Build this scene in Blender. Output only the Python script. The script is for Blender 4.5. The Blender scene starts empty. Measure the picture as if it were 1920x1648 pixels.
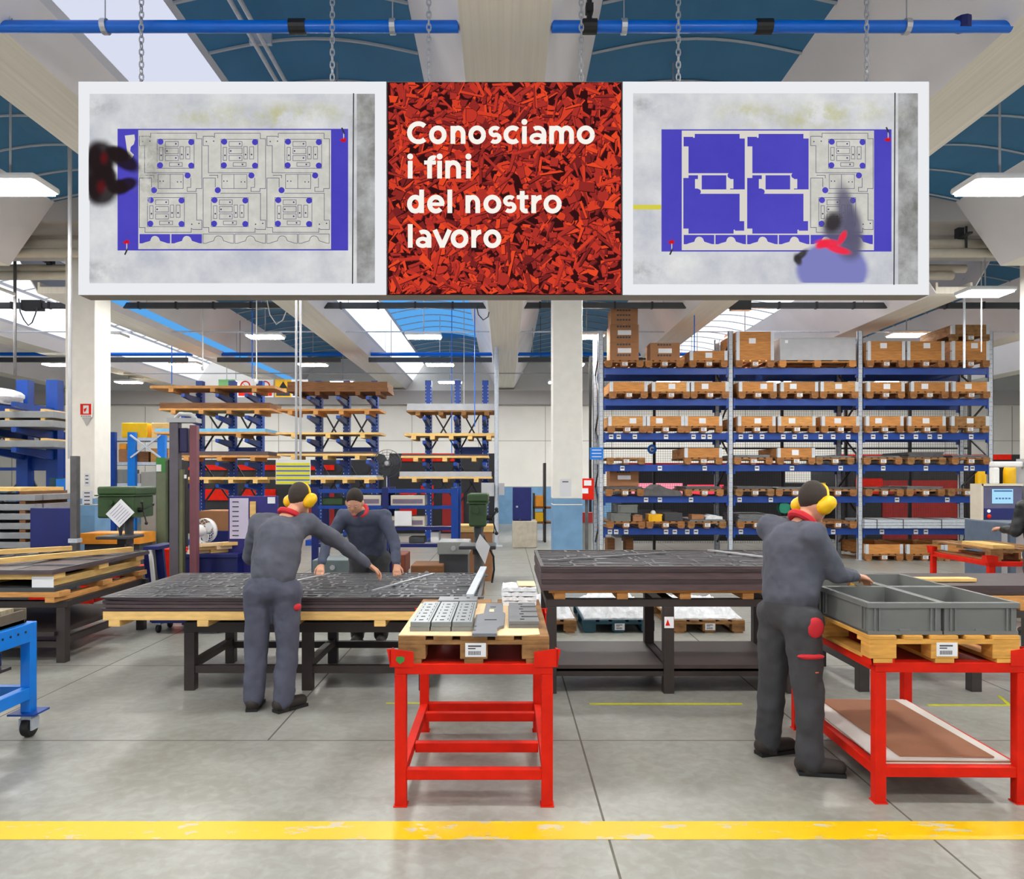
import bpy, math, random
from mathutils import Vector, Matrix
random.seed(7)
SC = bpy.context.scene
COL = SC.collection
F, VX, VY, CH = 1400.0, 947.0, 895.0, 1.74          # focal length (px), vanishing point, eye height

# ------------------------------------------------------------------ camera, world, exposure
cam_d = bpy.data.cameras.new('camera'); cam = bpy.data.objects.new('camera', cam_d); COL.objects.link(cam)
cam.location = (0, 0, CH); cam.rotation_euler = (math.radians(90), 0, 0)
cam_d.sensor_fit = 'HORIZONTAL'; cam_d.sensor_width = 36.0; cam_d.lens = F / 1920 * 36
cam_d.shift_x = (960 - VX) / 1920; cam_d.shift_y = (VY - 824) / 1920
cam_d.clip_start = 0.05; cam_d.clip_end = 200
SC.camera = cam
W = bpy.data.worlds.new('world'); SC.world = W; W.use_nodes = True
W.node_tree.nodes['Background'].inputs[0].default_value = (0.90, 0.95, 1.0, 1)
W.node_tree.nodes['Background'].inputs[1].default_value = 0.95
SC.view_settings.view_transform = 'Standard'; SC.view_settings.look = 'None'
SC.view_settings.exposure = 0.0; SC.view_settings.gamma = 1.0; SC.view_settings.use_curve_mapping = False
LAMP = 88.0            # brightness of the ceiling lamps' diffusers

def X(px, d): return (px - VX) * d / F
def Z(py, d): return CH - (py - VY) * d / F

# ------------------------------------------------------------------ materials
def lin(c):
    return tuple(((v / 255) / 12.92 if v / 255 <= 0.04045 else ((v / 255 + 0.055) / 1.055) ** 2.4) for v in c[:3]) + (1,)
MATS = {}
def mat(name, rgb, rough=.55, metal=0, var=.12, scale=6, stretch=None, rand=0, bump=0):
    if name in MATS: return MATS[name]
    m = bpy.data.materials.new(name); m.use_nodes = True; nt = m.node_tree; N = nt.nodes; L = nt.links
    b = N['Principled BSDF']; b.inputs['Roughness'].default_value = rough; b.inputs['Metallic'].default_value = metal
    c = lin(rgb); b.inputs['Base Color'].default_value = c
    if var or rand:
        tc = N.new('ShaderNodeTexCoord'); mp = N.new('ShaderNodeMapping'); nz = N.new('ShaderNodeTexNoise')
        L.new(tc.outputs['Object'], mp.inputs[0]); mp.inputs['Scale'].default_value = stretch or (1, 1, 1)
        L.new(mp.outputs[0], nz.inputs['Vector']); nz.inputs['Scale'].default_value = scale; nz.inputs['Detail'].default_value = 5
        mx = N.new('ShaderNodeMix'); mx.data_type = 'RGBA'
        mr = N.new('ShaderNodeMapRange'); mr.inputs[1].default_value = .32; mr.inputs[2].default_value = .68
        L.new(nz.outputs[0], mr.inputs[0]); L.new(mr.outputs[0], mx.inputs[0])
        mx.inputs[6].default_value = tuple(v * (1 - var) for v in c[:3]) + (1,)
        mx.inputs[7].default_value = tuple(min(1, v * (1 + var)) for v in c[:3]) + (1,)
        out = mx.outputs[2]
        if rand:
            oi = N.new('ShaderNodeObjectInfo'); hs = N.new('ShaderNodeHueSaturation'); r2 = N.new('ShaderNodeMapRange')
            r2.inputs[3].default_value = 1 - rand; r2.inputs[4].default_value = 1 + rand
            L.new(oi.outputs['Random'], r2.inputs[0]); L.new(r2.outputs[0], hs.inputs['Value']); L.new(out, hs.inputs['Color']); out = hs.outputs[0]
        L.new(out, b.inputs['Base Color'])
        if bump:
            bp = N.new('ShaderNodeBump'); bp.inputs['Strength'].default_value = bump; bp.inputs['Distance'].default_value = .02
            L.new(nz.outputs[0], bp.inputs['Height']); L.new(bp.outputs[0], b.inputs['Normal'])
    MATS[name] = m
    return m
def emat(name, rgb, s=1.0, var=0, scale=6, rgb2=None):
    if name in MATS: return MATS[name]
    m = bpy.data.materials.new(name); m.use_nodes = True; nt = m.node_tree; N = nt.nodes; L = nt.links
    N.remove(N['Principled BSDF']); e = N.new('ShaderNodeEmission'); L.new(e.outputs[0], N['Material Output'].inputs[0])
    e.inputs[0].default_value = lin(rgb); e.inputs[1].default_value = s
    if rgb2:
        tc = N.new('ShaderNodeTexCoord'); nz = N.new('ShaderNodeTexNoise'); nz.inputs['Scale'].default_value = scale; nz.inputs['Detail'].default_value = 8
        nz.inputs['Roughness'].default_value = .65
        mr = N.new('ShaderNodeMapRange'); mr.inputs[1].default_value = .35; mr.inputs[2].default_value = .68
        mx = N.new('ShaderNodeMix'); mx.data_type = 'RGBA'; mx.inputs[6].default_value = lin(rgb); mx.inputs[7].default_value = lin(rgb2)
        L.new(tc.outputs['Object'], nz.inputs['Vector']); L.new(nz.outputs[0], mr.inputs[0]); L.new(mr.outputs[0], mx.inputs[0]); L.new(mx.outputs[2], e.inputs[0])
    MATS[name] = m
    return m
def soft_print(name, rgb, power=1.0, amax=1.0, grain=0):
    """printed ink patch with soft edges: opacity falls from the middle of the patch to its rim"""
    if name in MATS: return MATS[name]
    m = bpy.data.materials.new(name); m.use_nodes = True; nt = m.node_tree; N = nt.nodes; L = nt.links
    N.remove(N['Principled BSDF']); e = N.new('ShaderNodeEmission'); e.inputs[0].default_value = lin(rgb)
    t = N.new('ShaderNodeBsdfTransparent'); mx = N.new('ShaderNodeMixShader'); at = N.new('ShaderNodeAttribute'); at.attribute_name = 'ink'
    mr = N.new('ShaderNodeMapRange'); mr.interpolation_type = 'SMOOTHSTEP'; mr.inputs[2].default_value = power; mr.inputs[4].default_value = amax; out = mr.outputs[0]
    L.new(at.outputs['Fac'], mr.inputs[0])
    if grain:
        tc = N.new('ShaderNodeTexCoord'); nz = N.new('ShaderNodeTexNoise'); nz.inputs['Scale'].default_value = grain; nz.inputs['Detail'].default_value = 9; nz.inputs['Roughness'].default_value = .7
        m2 = N.new('ShaderNodeMapRange'); m2.inputs[1].default_value = .42; m2.inputs[2].default_value = .68; ml = N.new('ShaderNodeMath'); ml.operation = 'MULTIPLY'
        L.new(tc.outputs['Object'], nz.inputs['Vector']); L.new(nz.outputs[0], m2.inputs[0]); L.new(m2.outputs[0], ml.inputs[0]); L.new(out, ml.inputs[1]); out = ml.outputs[0]
    L.new(out, mx.inputs[0]); L.new(t.outputs[0], mx.inputs[1]); L.new(e.outputs[0], mx.inputs[2])
    L.new(mx.outputs[0], N['Material Output'].inputs[0]); MATS[name] = m
    return m

M = dict(
    red=mat('red paint', (214, 30, 6), .6, var=.10, scale=9), dred=mat('dark red paint', (150, 26, 22), .5),
    blue=mat('rack blue paint', (0, 60, 148), .42, var=.12), navy=mat('navy paint', (14, 26, 96), .45),
    sky=mat('bright blue paint', (0, 116, 214), .4, var=.06), galv=mat('galvanised steel', (190, 197, 208), .45, 0, .1, 20),
    steel=mat('bare steel', (118, 120, 124), .42, .45, .16, 12), stmid=mat('dull steel', (92, 90, 92), .5, .3, .2, 8),
    rust=mat('brown steel edge', (88, 72, 74), .55, .2, .18, 6, (1, 1, 8)), rust2=mat('dark brown steel edge', (66, 54, 56), .55, .2, .18, 6, (1, 1, 8)),
    dark=mat('dark brown frame paint', (52, 44, 42), .5, .1, .15), black=mat('black plastic', (24, 24, 26), .5, var=.1),
    hole=mat('dark opening', (16, 16, 18), .9, var=0), wood=mat('pallet wood', (200, 142, 78), .75, var=.22, scale=3, stretch=(2, 2, 14), rand=.12, bump=.15),
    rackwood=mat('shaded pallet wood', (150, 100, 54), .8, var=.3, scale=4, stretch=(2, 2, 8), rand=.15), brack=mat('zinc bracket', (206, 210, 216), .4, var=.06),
    oldwood=mat('weathered pallet wood', (142, 102, 60), .85, var=.38, scale=7, stretch=(1, 1, 3), rand=.1, bump=.3),
    boxwood=mat('collar wood', (190, 128, 66), .75, var=.22, scale=3, stretch=(1.5, 2, 16), rand=.16),
    pale=mat('pale wood', (230, 188, 116), .75, var=.14, scale=3, stretch=(2, 2, 12)), browny=mat('brown board', (120, 78, 44), .8, var=.25, scale=4, stretch=(1, 1, 8)),
    card=mat('cardboard', (160, 112, 76), .85, var=.08), tan=mat('tan card sheet', (236, 204, 160), .8, var=.06), cardd=mat('brown cardboard sheet', (160, 108, 78), .8, var=.07),
    paper=mat('white paper', (232, 232, 236), .8, var=.03), ink=mat('grey ink', (70, 72, 80), .8, var=0), wcard=mat('white coated card', (226, 222, 216), .7, var=.04),
    grey=mat('grey plastic', (112, 114, 112), .5, var=.10, scale=5), lgrey=mat('light grey metal', (176, 176, 180), .5, .1, .05), mgrey=mat('grey metal cabinet', (136, 138, 136), .5, .1, .06),
    yellow=mat('yellow plastic', (244, 190, 10), .4, var=.05), green=mat('machine green', (50, 76, 40), .45, var=.14), green2=mat('bright green', (52, 128, 52), .5),
    orange=mat('orange plastic', (228, 148, 36), .5), conc=mat('concrete', (186, 176, 160), .85, var=.12, scale=8), teal=mat('teal paint', (28, 70, 84), .6),
    white=mat('white plastic', (228, 228, 228), .5, var=.03), cream=mat('cream pipe', (206, 198, 182), .5, var=.05), alu=mat('aluminium', (190, 192, 198), .35, .6, .04),
    pipeb=mat('air pipe blue', (0, 104, 214), .3, var=.04), dgrey=mat('dark grey metal', (64, 66, 70), .5, .2, .1), brk=mat('brown clinker', (120, 60, 40), .8),
    skin=mat('skin', (206, 150, 122), .6, var=.05), hair=mat('dark hair', (48, 38, 32), .8), cloth=mat('grey work jacket', (80, 82, 94), .9, var=.14, scale=9),
    trous=mat('dark grey work trousers', (62, 62, 66), .9, var=.14, scale=9), shoe=mat('dark leather', (44, 38, 34), .7), pred=mat('red work cloth', (196, 34, 46), .8),
    cloth2=mat('blue grey work jacket', (72, 78, 98), .9, var=.14, scale=9), wrap=mat('white crumpled sheeting', (220, 222, 228), .55, var=.12, scale=16, bump=.8),
    beamg=mat('grey steel beam', (138, 140, 144), .5, .1, .1), wiref=mat('fence wire', (60, 62, 66), .5, .4, 0),
)

M['red'].node_tree.nodes['Principled BSDF'].inputs['Specular IOR Level'].default_value = .2
# ------------------------------------------------------------------ mesh collector
class MB:
    def __init__(s, off=(0, 0, 0)): s.v = []; s.f = []; s.mi = []; s.off = off
    def add(s, vs, fs, mi=0):
        n = len(s.v); s.v += [tuple(v) for v in vs]; s.f += [tuple(i + n for i in f) for f in fs]; s.mi += [mi] * len(fs); return s
    def box(s, x0, x1, y0, y1, z0, z1, mi=0):
        return s.add([(x0, y0, z0), (x1, y0, z0), (x1, y1, z0), (x0, y1, z0), (x0, y0, z1), (x1, y0, z1), (x1, y1, z1), (x0, y1, z1)],
                     [(0, 3, 2, 1), (4, 5, 6, 7), (0, 1, 5, 4), (1, 2, 6, 5), (2, 3, 7, 6), (3, 0, 4, 7)], mi)
    def bar(s, p0, p1, w, h, mi=0, up=(0, 0, 1)):
        p0 = Vector(p0); p1 = Vector(p1); d = (p1 - p0).normalized(); u = Vector(up)
        if abs(d.dot(u)) > .99: u = Vector((0, 1, 0))
        a = d.cross(u).normalized() * w / 2; b = a.cross(d).normalized() * h / 2
        return s.add([p0 - a - b, p0 + a - b, p0 + a + b, p0 - a + b, p1 - a - b, p1 + a - b, p1 + a + b, p1 - a + b],
                     [(0, 1, 2, 3), (7, 6, 5, 4), (0, 4, 5, 1), (1, 5, 6, 2), (2, 6, 7, 3), (3, 7, 4, 0)], mi)
    def tube(s, pts, r, n=8, mi=0):
        pts = [Vector(p) for p in pts]; rings = []; prev = None; R = r if isinstance(r, (list, tuple)) else [r] * len(pts)
        for i, p in enumerate(pts):
            t = (pts[min(i + 1, len(pts) - 1)] - pts[max(i - 1, 0)]).normalized()
            if prev is None: prev = t.cross(Vector((0, 0, 1)) if abs(t.z) < .9 else Vector((1, 0, 0))).normalized()
            a = (prev - t * prev.dot(t)).normalized(); b = t.cross(a); prev = a
            rings.append([p + (a * math.cos(k * 2 * math.pi / n) + b * math.sin(k * 2 * math.pi / n)) * R[i] for k in range(n)])
        vs = [v for g in rings for v in g]
        fs = [(i * n + k, i * n + (k + 1) % n, (i + 1) * n + (k + 1) % n, (i + 1) * n + k) for i in range(len(pts) - 1) for k in range(n)]
        fs += [tuple(range(n - 1, -1, -1)), tuple((len(pts) - 1) * n + k for k in range(n))]
        return s.add(vs, fs, mi)
    def lathe(s, prof, n=20, c=(0, 0, 0), mi=0, axis='z', ring=False):
        vs = []
        for r, h in prof:
            for k in range(n):
                a = 2 * math.pi * k / n; q = (r * math.cos(a), r * math.sin(a), h)
                if axis == 'y': q = (q[0], q[2], q[1])
                if axis == 'x': q = (q[2], q[0], q[1])
                vs.append((q[0] + c[0], q[1] + c[1], q[2] + c[2]))
        fs = [(i * n + k, i * n + (k + 1) % n, (i + 1) * n + (k + 1) % n, (i + 1) * n + k) for i in range(len(prof) - 1) for k in range(n)]
        q = (len(prof) - 1) * n
        if ring: fs += [(q + k, q + (k + 1) % n, (k + 1) % n, k) for k in range(n)]
        else: fs += [tuple(range(n)), tuple(q + k for k in range(n))]
        return s.add(vs, fs, mi)
    def ell(s, c, r, n=14, mi=0):
        m = n // 2; vs = []; fs = []
        for i in range(m + 1):
            t = math.pi * i / m
            for k in range(n):
                a = 2 * math.pi * k / n
                vs.append((c[0] + r[0] * math.sin(t) * math.cos(a), c[1] + r[1] * math.sin(t) * math.sin(a), c[2] + r[2] * math.cos(t)))
        fs = [(i * n + k, i * n + (k + 1) % n, (i + 1) * n + (k + 1) % n, (i + 1) * n + k) for i in range(m) for k in range(n)]
        return s.add(vs, fs, mi)
    def cap(s, p0, p1, r0, r1, n=14, mi=0):
        p0 = Vector(p0); p1 = Vector(p1); d = (p1 - p0).normalized(); pts = []; rr = []
        for k in range(5):
            a = math.pi / 2 * (1 - k / 4); pts.append(p0 - d * r0 * math.sin(a)); rr.append(max(1e-3, r0 * math.cos(a)))
        for k in range(5):
            a = math.pi / 2 * k / 4; pts.append(p1 + d * r1 * math.sin(a)); rr.append(max(1e-3, r1 * math.cos(a)))
        return s.tube(pts, rr, n, mi)
    def prism(s, poly, t0, t1, mi=0, plane='xz'):
        """polygon in a plane, extruded along the third axis from t0 to t1"""
        def P(p, t): return (p[0], t, p[1]) if plane == 'xz' else (p[0], p[1], t) if plane == 'xy' else (t, p[0], p[1])
        n = len(poly); vs = [P(p, t0) for p in poly] + [P(p, t1) for p in poly]
        fs = [tuple(range(n)), tuple(range(2 * n - 1, n - 1, -1))] + [(i, i + n, (i + 1) % n + n, (i + 1) % n) for i in range(n)]
        return s.add(vs, fs, mi)
    def build(s, name, mats, parent=None, smooth=False, bevel=0):
        me = bpy.data.meshes.new(name); o = s.off
        me.from_pydata([(v[0] - o[0], v[1] - o[1], v[2] - o[2]) for v in s.v], [], s.f)
        for m in (mats if isinstance(mats, (list, tuple)) else [mats]): me.materials.append(M[m] if isinstance(m, str) else m)
        me.polygons.foreach_set('material_index', s.mi)
        if smooth: me.polygons.foreach_set('use_smooth', [True] * len(me.polygons))
        me.update(); ob = bpy.data.objects.new(name, me); COL.objects.link(ob)
        if smooth:
            md = ob.modifiers.new('edges', 'EDGE_SPLIT'); md.split_angle = math.radians(40)
        if bevel:
            md = ob.modifiers.new('bevel', 'BEVEL'); md.width = bevel; md.segments = 2; md.limit_method = 'ANGLE'
        if parent: ob.parent = parent
        return ob

def tag(o, label, cat, group=None):
    o['label'] = label; o['category'] = cat
    if group: o['group'] = group
    return o
def thing(name, label, cat, loc=(0, 0, 0), rz=0, group=None):
    o = bpy.data.objects.new(name, None); o.empty_display_size = .1; COL.objects.link(o)
    o.location = loc; o.rotation_euler = (0, 0, rz)
    return tag(o, label, cat, group)
def struct(o): o['kind'] = 'structure'; return o
def copy_tree(o, parent=None):
    c = o.copy(); COL.objects.link(c); c.parent = parent
    for ch in list(o.children): copy_tree(ch, c)
    return c
PROTO = {}
def place(key, builder, loc, rz, label, cat, group=None):
    """the first time builds the thing itself, later times copies it with its parts"""
    if key in PROTO: r = copy_tree(PROTO[key])
    else: r = builder(); PROTO[key] = r
    r.location = loc; r.rotation_euler = (0, 0, rz)
    if 'group' in r.keys(): del r['group']
    return tag(r, label, cat, group)
def box1(name, x0, x1, y0, y1, z0, z1, m, label=None, cat=None, group=None, bevel=0, parent=None):
    o = MB().box(x0, x1, y0, y1, z0, z1).build(name, m, parent, bevel=bevel)
    return tag(o, label, cat, group) if label else o

# ================================================================== SETTING
BZ = CH + 3.3                                     # underside of the long roof beams
WT = CH + 4.3                                     # top of their wings
PITCH = 4.03
def ceil_z(x):
    t = abs(x) % PITCH
    if t < .33 or t > 3.7: return BZ
    if t < .88: return BZ + (t - .33) / .55
    if t < 3.0: return WT + .15 * math.sin(math.pi * (t - .88) / 2.12)
    return WT - (t - 3.0) / .7

# floor: power-floated slab with saw-cut joints
fl = mat('floor concrete', (168, 168, 160), .34, var=.0)
nt = fl.node_tree; N = nt.nodes; L = nt.links
tc = N.new('ShaderNodeTexCoord'); cur = None
for sc_, det, lo, hi, ca, cb in ((.35, 3, .3, .7, (100, 98, 88), (172, 175, 171)), (2.2, 8, .35, .7, (112, 109, 98), (170, 172, 168)), (14, 6, .4, .75, (138, 136, 128), (166, 168, 164))):
    nz = N.new('ShaderNodeTexNoise'); nz.inputs['Scale'].default_value = sc_; nz.inputs['Detail'].default_value = det; nz.inputs['Distortion'].default_value = .6
    mr = N.new('ShaderNodeMapRange'); mr.inputs[1].default_value = lo; mr.inputs[2].default_value = hi
    mx = N.new('ShaderNodeMix'); mx.data_type = 'RGBA'; mx.inputs[6].default_value = lin(ca); mx.inputs[7].default_value = lin(cb)
    L.new(tc.outputs['Object'], nz.inputs['Vector']); L.new(nz.outputs[0], mr.inputs[0]); L.new(mr.outputs[0], mx.inputs[0])
    if cur is None: cur = mx.outputs[2]
    else:
        m2 = N.new('ShaderNodeMix'); m2.data_type = 'RGBA'; m2.inputs[0].default_value = .5
        L.new(cur, m2.inputs[6]); L.new(mx.outputs[2], m2.inputs[7]); cur = m2.outputs[2]
L.new(cur, N['Principled BSDF'].inputs['Base Color'])
xs = [-21]; ys = [-5]
for c in (-16.0, -13.9, -11.9, -9.8, -7.75, -5.7, -3.67, -1.57, .5, 2.06, 4.1, 6.2, 8.25, 10.3, 12.4, 14.5): xs += [c - .006, c + .006]
for c in (.9, 2.95, 4.94, 6.9, 8.95, 11, 13.05, 15.1, 17.2, 19.3, 21.4, 23.5, 25.6): ys += [c - .006, c + .006]
xs.append(20); ys.append(28)
b = MB()
for i in range(len(xs) - 1):
    for j in range(len(ys) - 1):
        cut = (i % 2 and (ys[j] > 4.9 or abs(xs[i] - .5) < .1 or abs(xs[i] - 2.06) < .1)) or j % 2
        b.add([(xs[i], ys[j], 0), (xs[i + 1], ys[j], 0), (xs[i + 1], ys[j + 1], 0), (xs[i], ys[j + 1], 0)], [(0, 1, 2, 3)], 1 if cut else 0)
struct(b.build('floor', [fl, mat('floor joint', (92, 88, 80), .8, var=.2)]))

wallw = mat('wall panels', (238, 235, 228), .7, var=.04, scale=1); dado = mat('blue dado paint', (116, 158, 196), .5, var=.1, scale=4)
shadeg = mat('roof grey', (182, 178, 176), .8, var=.05, scale=1)
b = MB().box(-21, 20, 28, 28.2, 1.38, 7, 0).box(-21, 20, 27.99, 28.2, 0, 1.38, 1)
for k in range(17): b.box(-21 + k * 2.5, -20.98 + k * 2.5, 27.985, 28, 1.4, 4.4, 2)
for z in (1.38, 3.1): b.box(-21, 20, 27.985, 28, z, z + .02, 2)
struct(b.build('wall_back', [wallw, dado, mat('panel joint', (170, 166, 158), .8, var=0)]))
struct(MB().box(-21.2, -21, -5, 28, 0, 7).build('wall_left', wallw)); struct(MB().box(20, 20.2, -5, 28, 0, 7).build('wall_right', wallw))
struct(MB().box(-21, 20, 27.6, 27.985, 4.45, 4.95).build('trim_1', shadeg))

# roof: long beams, wings, vault panels
beamm = mat('roof beam concrete', (240, 234, 222), .8, var=.06, scale=3, stretch=(9, .12, 1))
wingm = mat('roof wing paint', (236, 232, 234), .75, var=.04, scale=1)
vaultm = mat('vault blue paint', (46, 112, 156), .7, var=.06, scale=2)
ribm = mat('vault rib', (170, 176, 184), .5, var=0)
wingglow = emat('glowing wing panel', (226, 230, 250), .92); skyblue = emat('clear skylight', (92, 168, 236), 1.0); skywhite = emat('bright skylight', (240, 246, 255), 1.6)
SEG = ((-5, 11.65), (13.4, 28))
for s, (y0, y1) in enumerate(SEG):
    for k in range(-5, 6):
        if k * PITCH > 20 or k * PITCH < -21: continue
        c = k * PITCH; b = MB().box(c - .33, c + .33, y0, y1, BZ, BZ + .12)
        b.box(c - .33, c - .29, y0, y1, BZ + .12, BZ + .2).box(c + .29, c + .33, y0, y1, BZ + .12, BZ + .2)
        struct(b.build('roof_beam', beamm))
    for side in (-1, 1):
        for k in range(5):
            o = k * PITCH
            if o + 3.7 > 20.5: continue
            def pt(t, z): return (side * (o + t), z)
            def sheet(p, q, th=.04): return [p, q, (q[0], q[1] + th), (p[0], p[1] + th)]
            bay = ('L' if side < 0 else 'R') + str(k + 1) + 'FB'[s]
            struct(MB().prism(sheet(pt(.33, BZ), pt(.88, WT)), y0, y1).build('ceiling_slab', wingm)); b = MB()
            wm = [wingm]
            lit = bay in ('L1F', 'L1B', 'L3B', 'L3F', 'R2B', 'R4B')
            if bay in ('L1F', 'L1B', 'L3B', 'L3F'):
                b.prism(sheet(pt(3.7, BZ), pt(3.5, BZ + .2857)), y0, y1)
                b.prism(sheet(pt(3.5, BZ + .2857), pt(3.46, BZ + .343)), y0, y1, 1)
                b.prism(sheet(pt(3.46, BZ + .343), pt(3.04, WT - .057)), y0, y1, 2); b.prism(sheet(pt(3.04, WT - .057), pt(3.0, WT)), y0, y1, 1)
                wm = [wingm, mat('panel edge strip', (210, 212, 222), .5, var=0), wingglow if s == 0 else skywhite]  # bright wing strip of these bays is given its own white glow
            else:
                b.prism(sheet(pt(3.7, BZ), pt(3.62, BZ + .114)), y0, y1)
                b.prism(sheet(pt(3.62, BZ + .114), pt(3.53, BZ + .243)), y0, y1, 1 if bay == 'L2B' else 0); b.prism(sheet(pt(3.53, BZ + .243), pt(3.0, WT)), y0, y1)
                wm = [wingm, skyblue]
            struct(b.build('ceiling_slab', wm))
            arc = [(side * (o + .88 + 2.12 * i / 12), WT + .15 * math.sin(math.pi * i / 12)) for i in range(13)]
            b = MB(); sk = bay in ('L1B', 'R2B', 'L3B', 'R4B')
            ye = y1 - 5.0 if bay == 'L1B' else y1
            for i in range(12):
                b.prism([arc[i], arc[i + 1], (arc[i + 1][0], arc[i + 1][1] + .04), (arc[i][0], arc[i][1] + .04)], y0, ye, 1 if sk else 0)
                if ye < y1: b.prism([arc[i], arc[i + 1], (arc[i + 1][0], arc[i + 1][1] + .04), (arc[i][0], arc[i][1] + .04)], ye, y1, 0)
            y = y0 + .55
            while y < y1:
                b.tube([(p[0], y, p[1] - .012) for p in arc], .016, 5, 2); y += .8
            if ye < y1: b.prism([arc[0]] + arc + [arc[-1]], ye, ye + .05, 0)
            struct(b.build('ceiling_panel', [vaultm, skyblue if bay == 'L1B' else skywhite, ribm], smooth=False))
# cross girder on the columns
b = MB().box(-21, 20, 12.35, 12.85, CH + 3.72, CH + 5.2).box(-21, 20, 11.65, 12.35, CH + 4.0, CH + 5.2).box(-21, 20, 12.85, 13.4, CH + 4.0, CH + 5.2)
struct(b.build('roof_girder', shadeg))
struct(MB().box(-21, 20, 27.9, 28.1, 6.6, 8).box(-21, 20, -5.1, -4.9, 6.3, 8).build('roof_end', shadeg))
struct(MB().box(-21.2, 20.2, -5.1, 28.2, 7.4, 7.5).build('roof', shadeg))
# columns
colw = mat('column white paint', (240, 237, 230), .6, var=.03)
for cx, hh in ((-7.03, 0), (1.035, 0), (9.1, 0), (-15.1, 0)):
    b = MB().box(cx - .245, cx + .245, 12.35, 12.85, 1.39, CH + 3.72, 0).box(cx - .245, cx + .245, 12.35, 12.85, 0, 1.28, 1)
    b.box(cx - .247, cx + .247, 12.348, 12.852, 1.28, 1.30, 0).box(cx - .245, cx + .245, 12.35, 12.85, 1.30, 1.39, 1)
    struct(b.build('column', [colw, dado], bevel=.012))

# worn painted line and tape marks on the floor
yl = bpy.data.materials.new('worn yellow floor paint'); yl.use_nodes = True; nt = yl.node_tree; N = nt.nodes; L = nt.links
tc = N.new('ShaderNodeTexCoord'); mp = N.new('ShaderNodeMapping'); mp.inputs['Scale'].default_value = (1, 2.2, 1)
nz = N.new('ShaderNodeTexNoise'); nz.inputs['Scale'].default_value = 4; nz.inputs['Detail'].default_value = 10; nz.inputs['Roughness'].default_value = .72
mr = N.new('ShaderNodeMapRange'); mr.inputs[1].default_value = .565; mr.inputs[2].default_value = .59
mx = N.new('ShaderNodeMix'); mx.data_type = 'RGBA'; mx.inputs[6].default_value = lin((222, 180, 4)); mx.inputs[7].default_value = lin((190, 182, 160))
L.new(tc.outputs['Object'], mp.inputs[0]); L.new(mp.outputs[0], nz.inputs['Vector']); L.new(nz.outputs[0], mr.inputs[0]); L.new(mr.outputs[0], mx.inputs[0])
L.new(mx.outputs[2], N['Principled BSDF'].inputs['Base Color']); N['Principled BSDF'].inputs['Roughness'].default_value = .4
box1('floor_marking', -9, 9, 3.585, 3.775, .0005, .002, yl, 'broad worn yellow painted line running across the whole concrete floor', 'floor marking')
tape = mat('yellow green tape', (206, 204, 30), .5, var=.12, scale=20)
box1('tape_strip', X(1105, 5.73), X(1392, 5.73), 5.715, 5.75, .0005, .002, tape, 'thin yellow tape strip on floor before the dark table with lower shelf', 'floor tape')
b = MB().box(X(1740, 5.7), X(1893, 5.7), 5.685, 5.72, .0005, .002).bar((X(1893, 5.7), 5.7, .0012), (X(1880, 5.9), 5.95, .0012), .025, .0015)
tag(b.build('tape_strip', tape), 'thin yellow tape corner on floor behind red cart with grey crates', 'floor tape')
box1('tape_strip', X(724, 5.75), X(790, 5.75), 5.74, 5.765, .0005, .002, tape, 'short yellow green tape scrap on floor beside the red pallet stand', 'floor tape')

# ================================================================== CEILING LAMPS
lampm = emat('lamp diffuser', (252, 250, 243), LAMP)
LX = (-12.3, -8.8, -5.3, -1.8, 1.8, 5.3, 8.9, 12.4); LY = (0, 3.6, 8.0, 12.6, 16.5, 20.6, 24.4)  # the two nearest rows are unseen, added to brighten the foreground
def lamp():
    r = thing('ceiling_lamp', '', 'lamp')
    MB().box(-.40, .40, -.24, .24, .045, .12).build('housing', 'white', r, bevel=.03)
    MB().box(-.36, .36, -.20, .20, .025, .045).build('diffuser', lampm, r)
    return r
COLN = {-12.3: '', -8.8: 'line left of the white column', -5.3: 'line above the cantilever racks', -1.8: 'line just left of middle roof beam',
        1.8: 'line just right of middle roof beam', 5.3: 'line over the pallet rack', 8.9: 'line over the control panel', 12.4: 'line beyond the right column'}
COLN[-12.3] = 'outermost line on the left'
ROWN = ['added unseen above the viewer', 'added unseen ahead of the big sign', 'level with the big sign', 'beside the cross girder', 'first row past the girder', 'second row past the girder', 'by the back wall']
for i, x in enumerate(LX):
    for j, y in enumerate(LY):
        xx = x if not (j == 3 and x == 8.9) else 8.1
        zl = 3.06
        if x == 8.9 and y == 16.5: xx, y, zl = 9.3, 17.3, 3.25
        lo = place('lamp', lamp, (xx, y, CH + zl), 0, 'white lamp, ' + COLN[x] + ', ' + ROWN[j], 'lamp', 'rectangular ceiling lamps')
        top = CH + 3.7 if y == 12.6 else ceil_z(xx)
        if top > CH + zl:
            MB().tube([(0, 0, .11), (0, 0, top - CH - zl + .05)], .012, 6).build('hanger', 'alu', lo)

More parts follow.
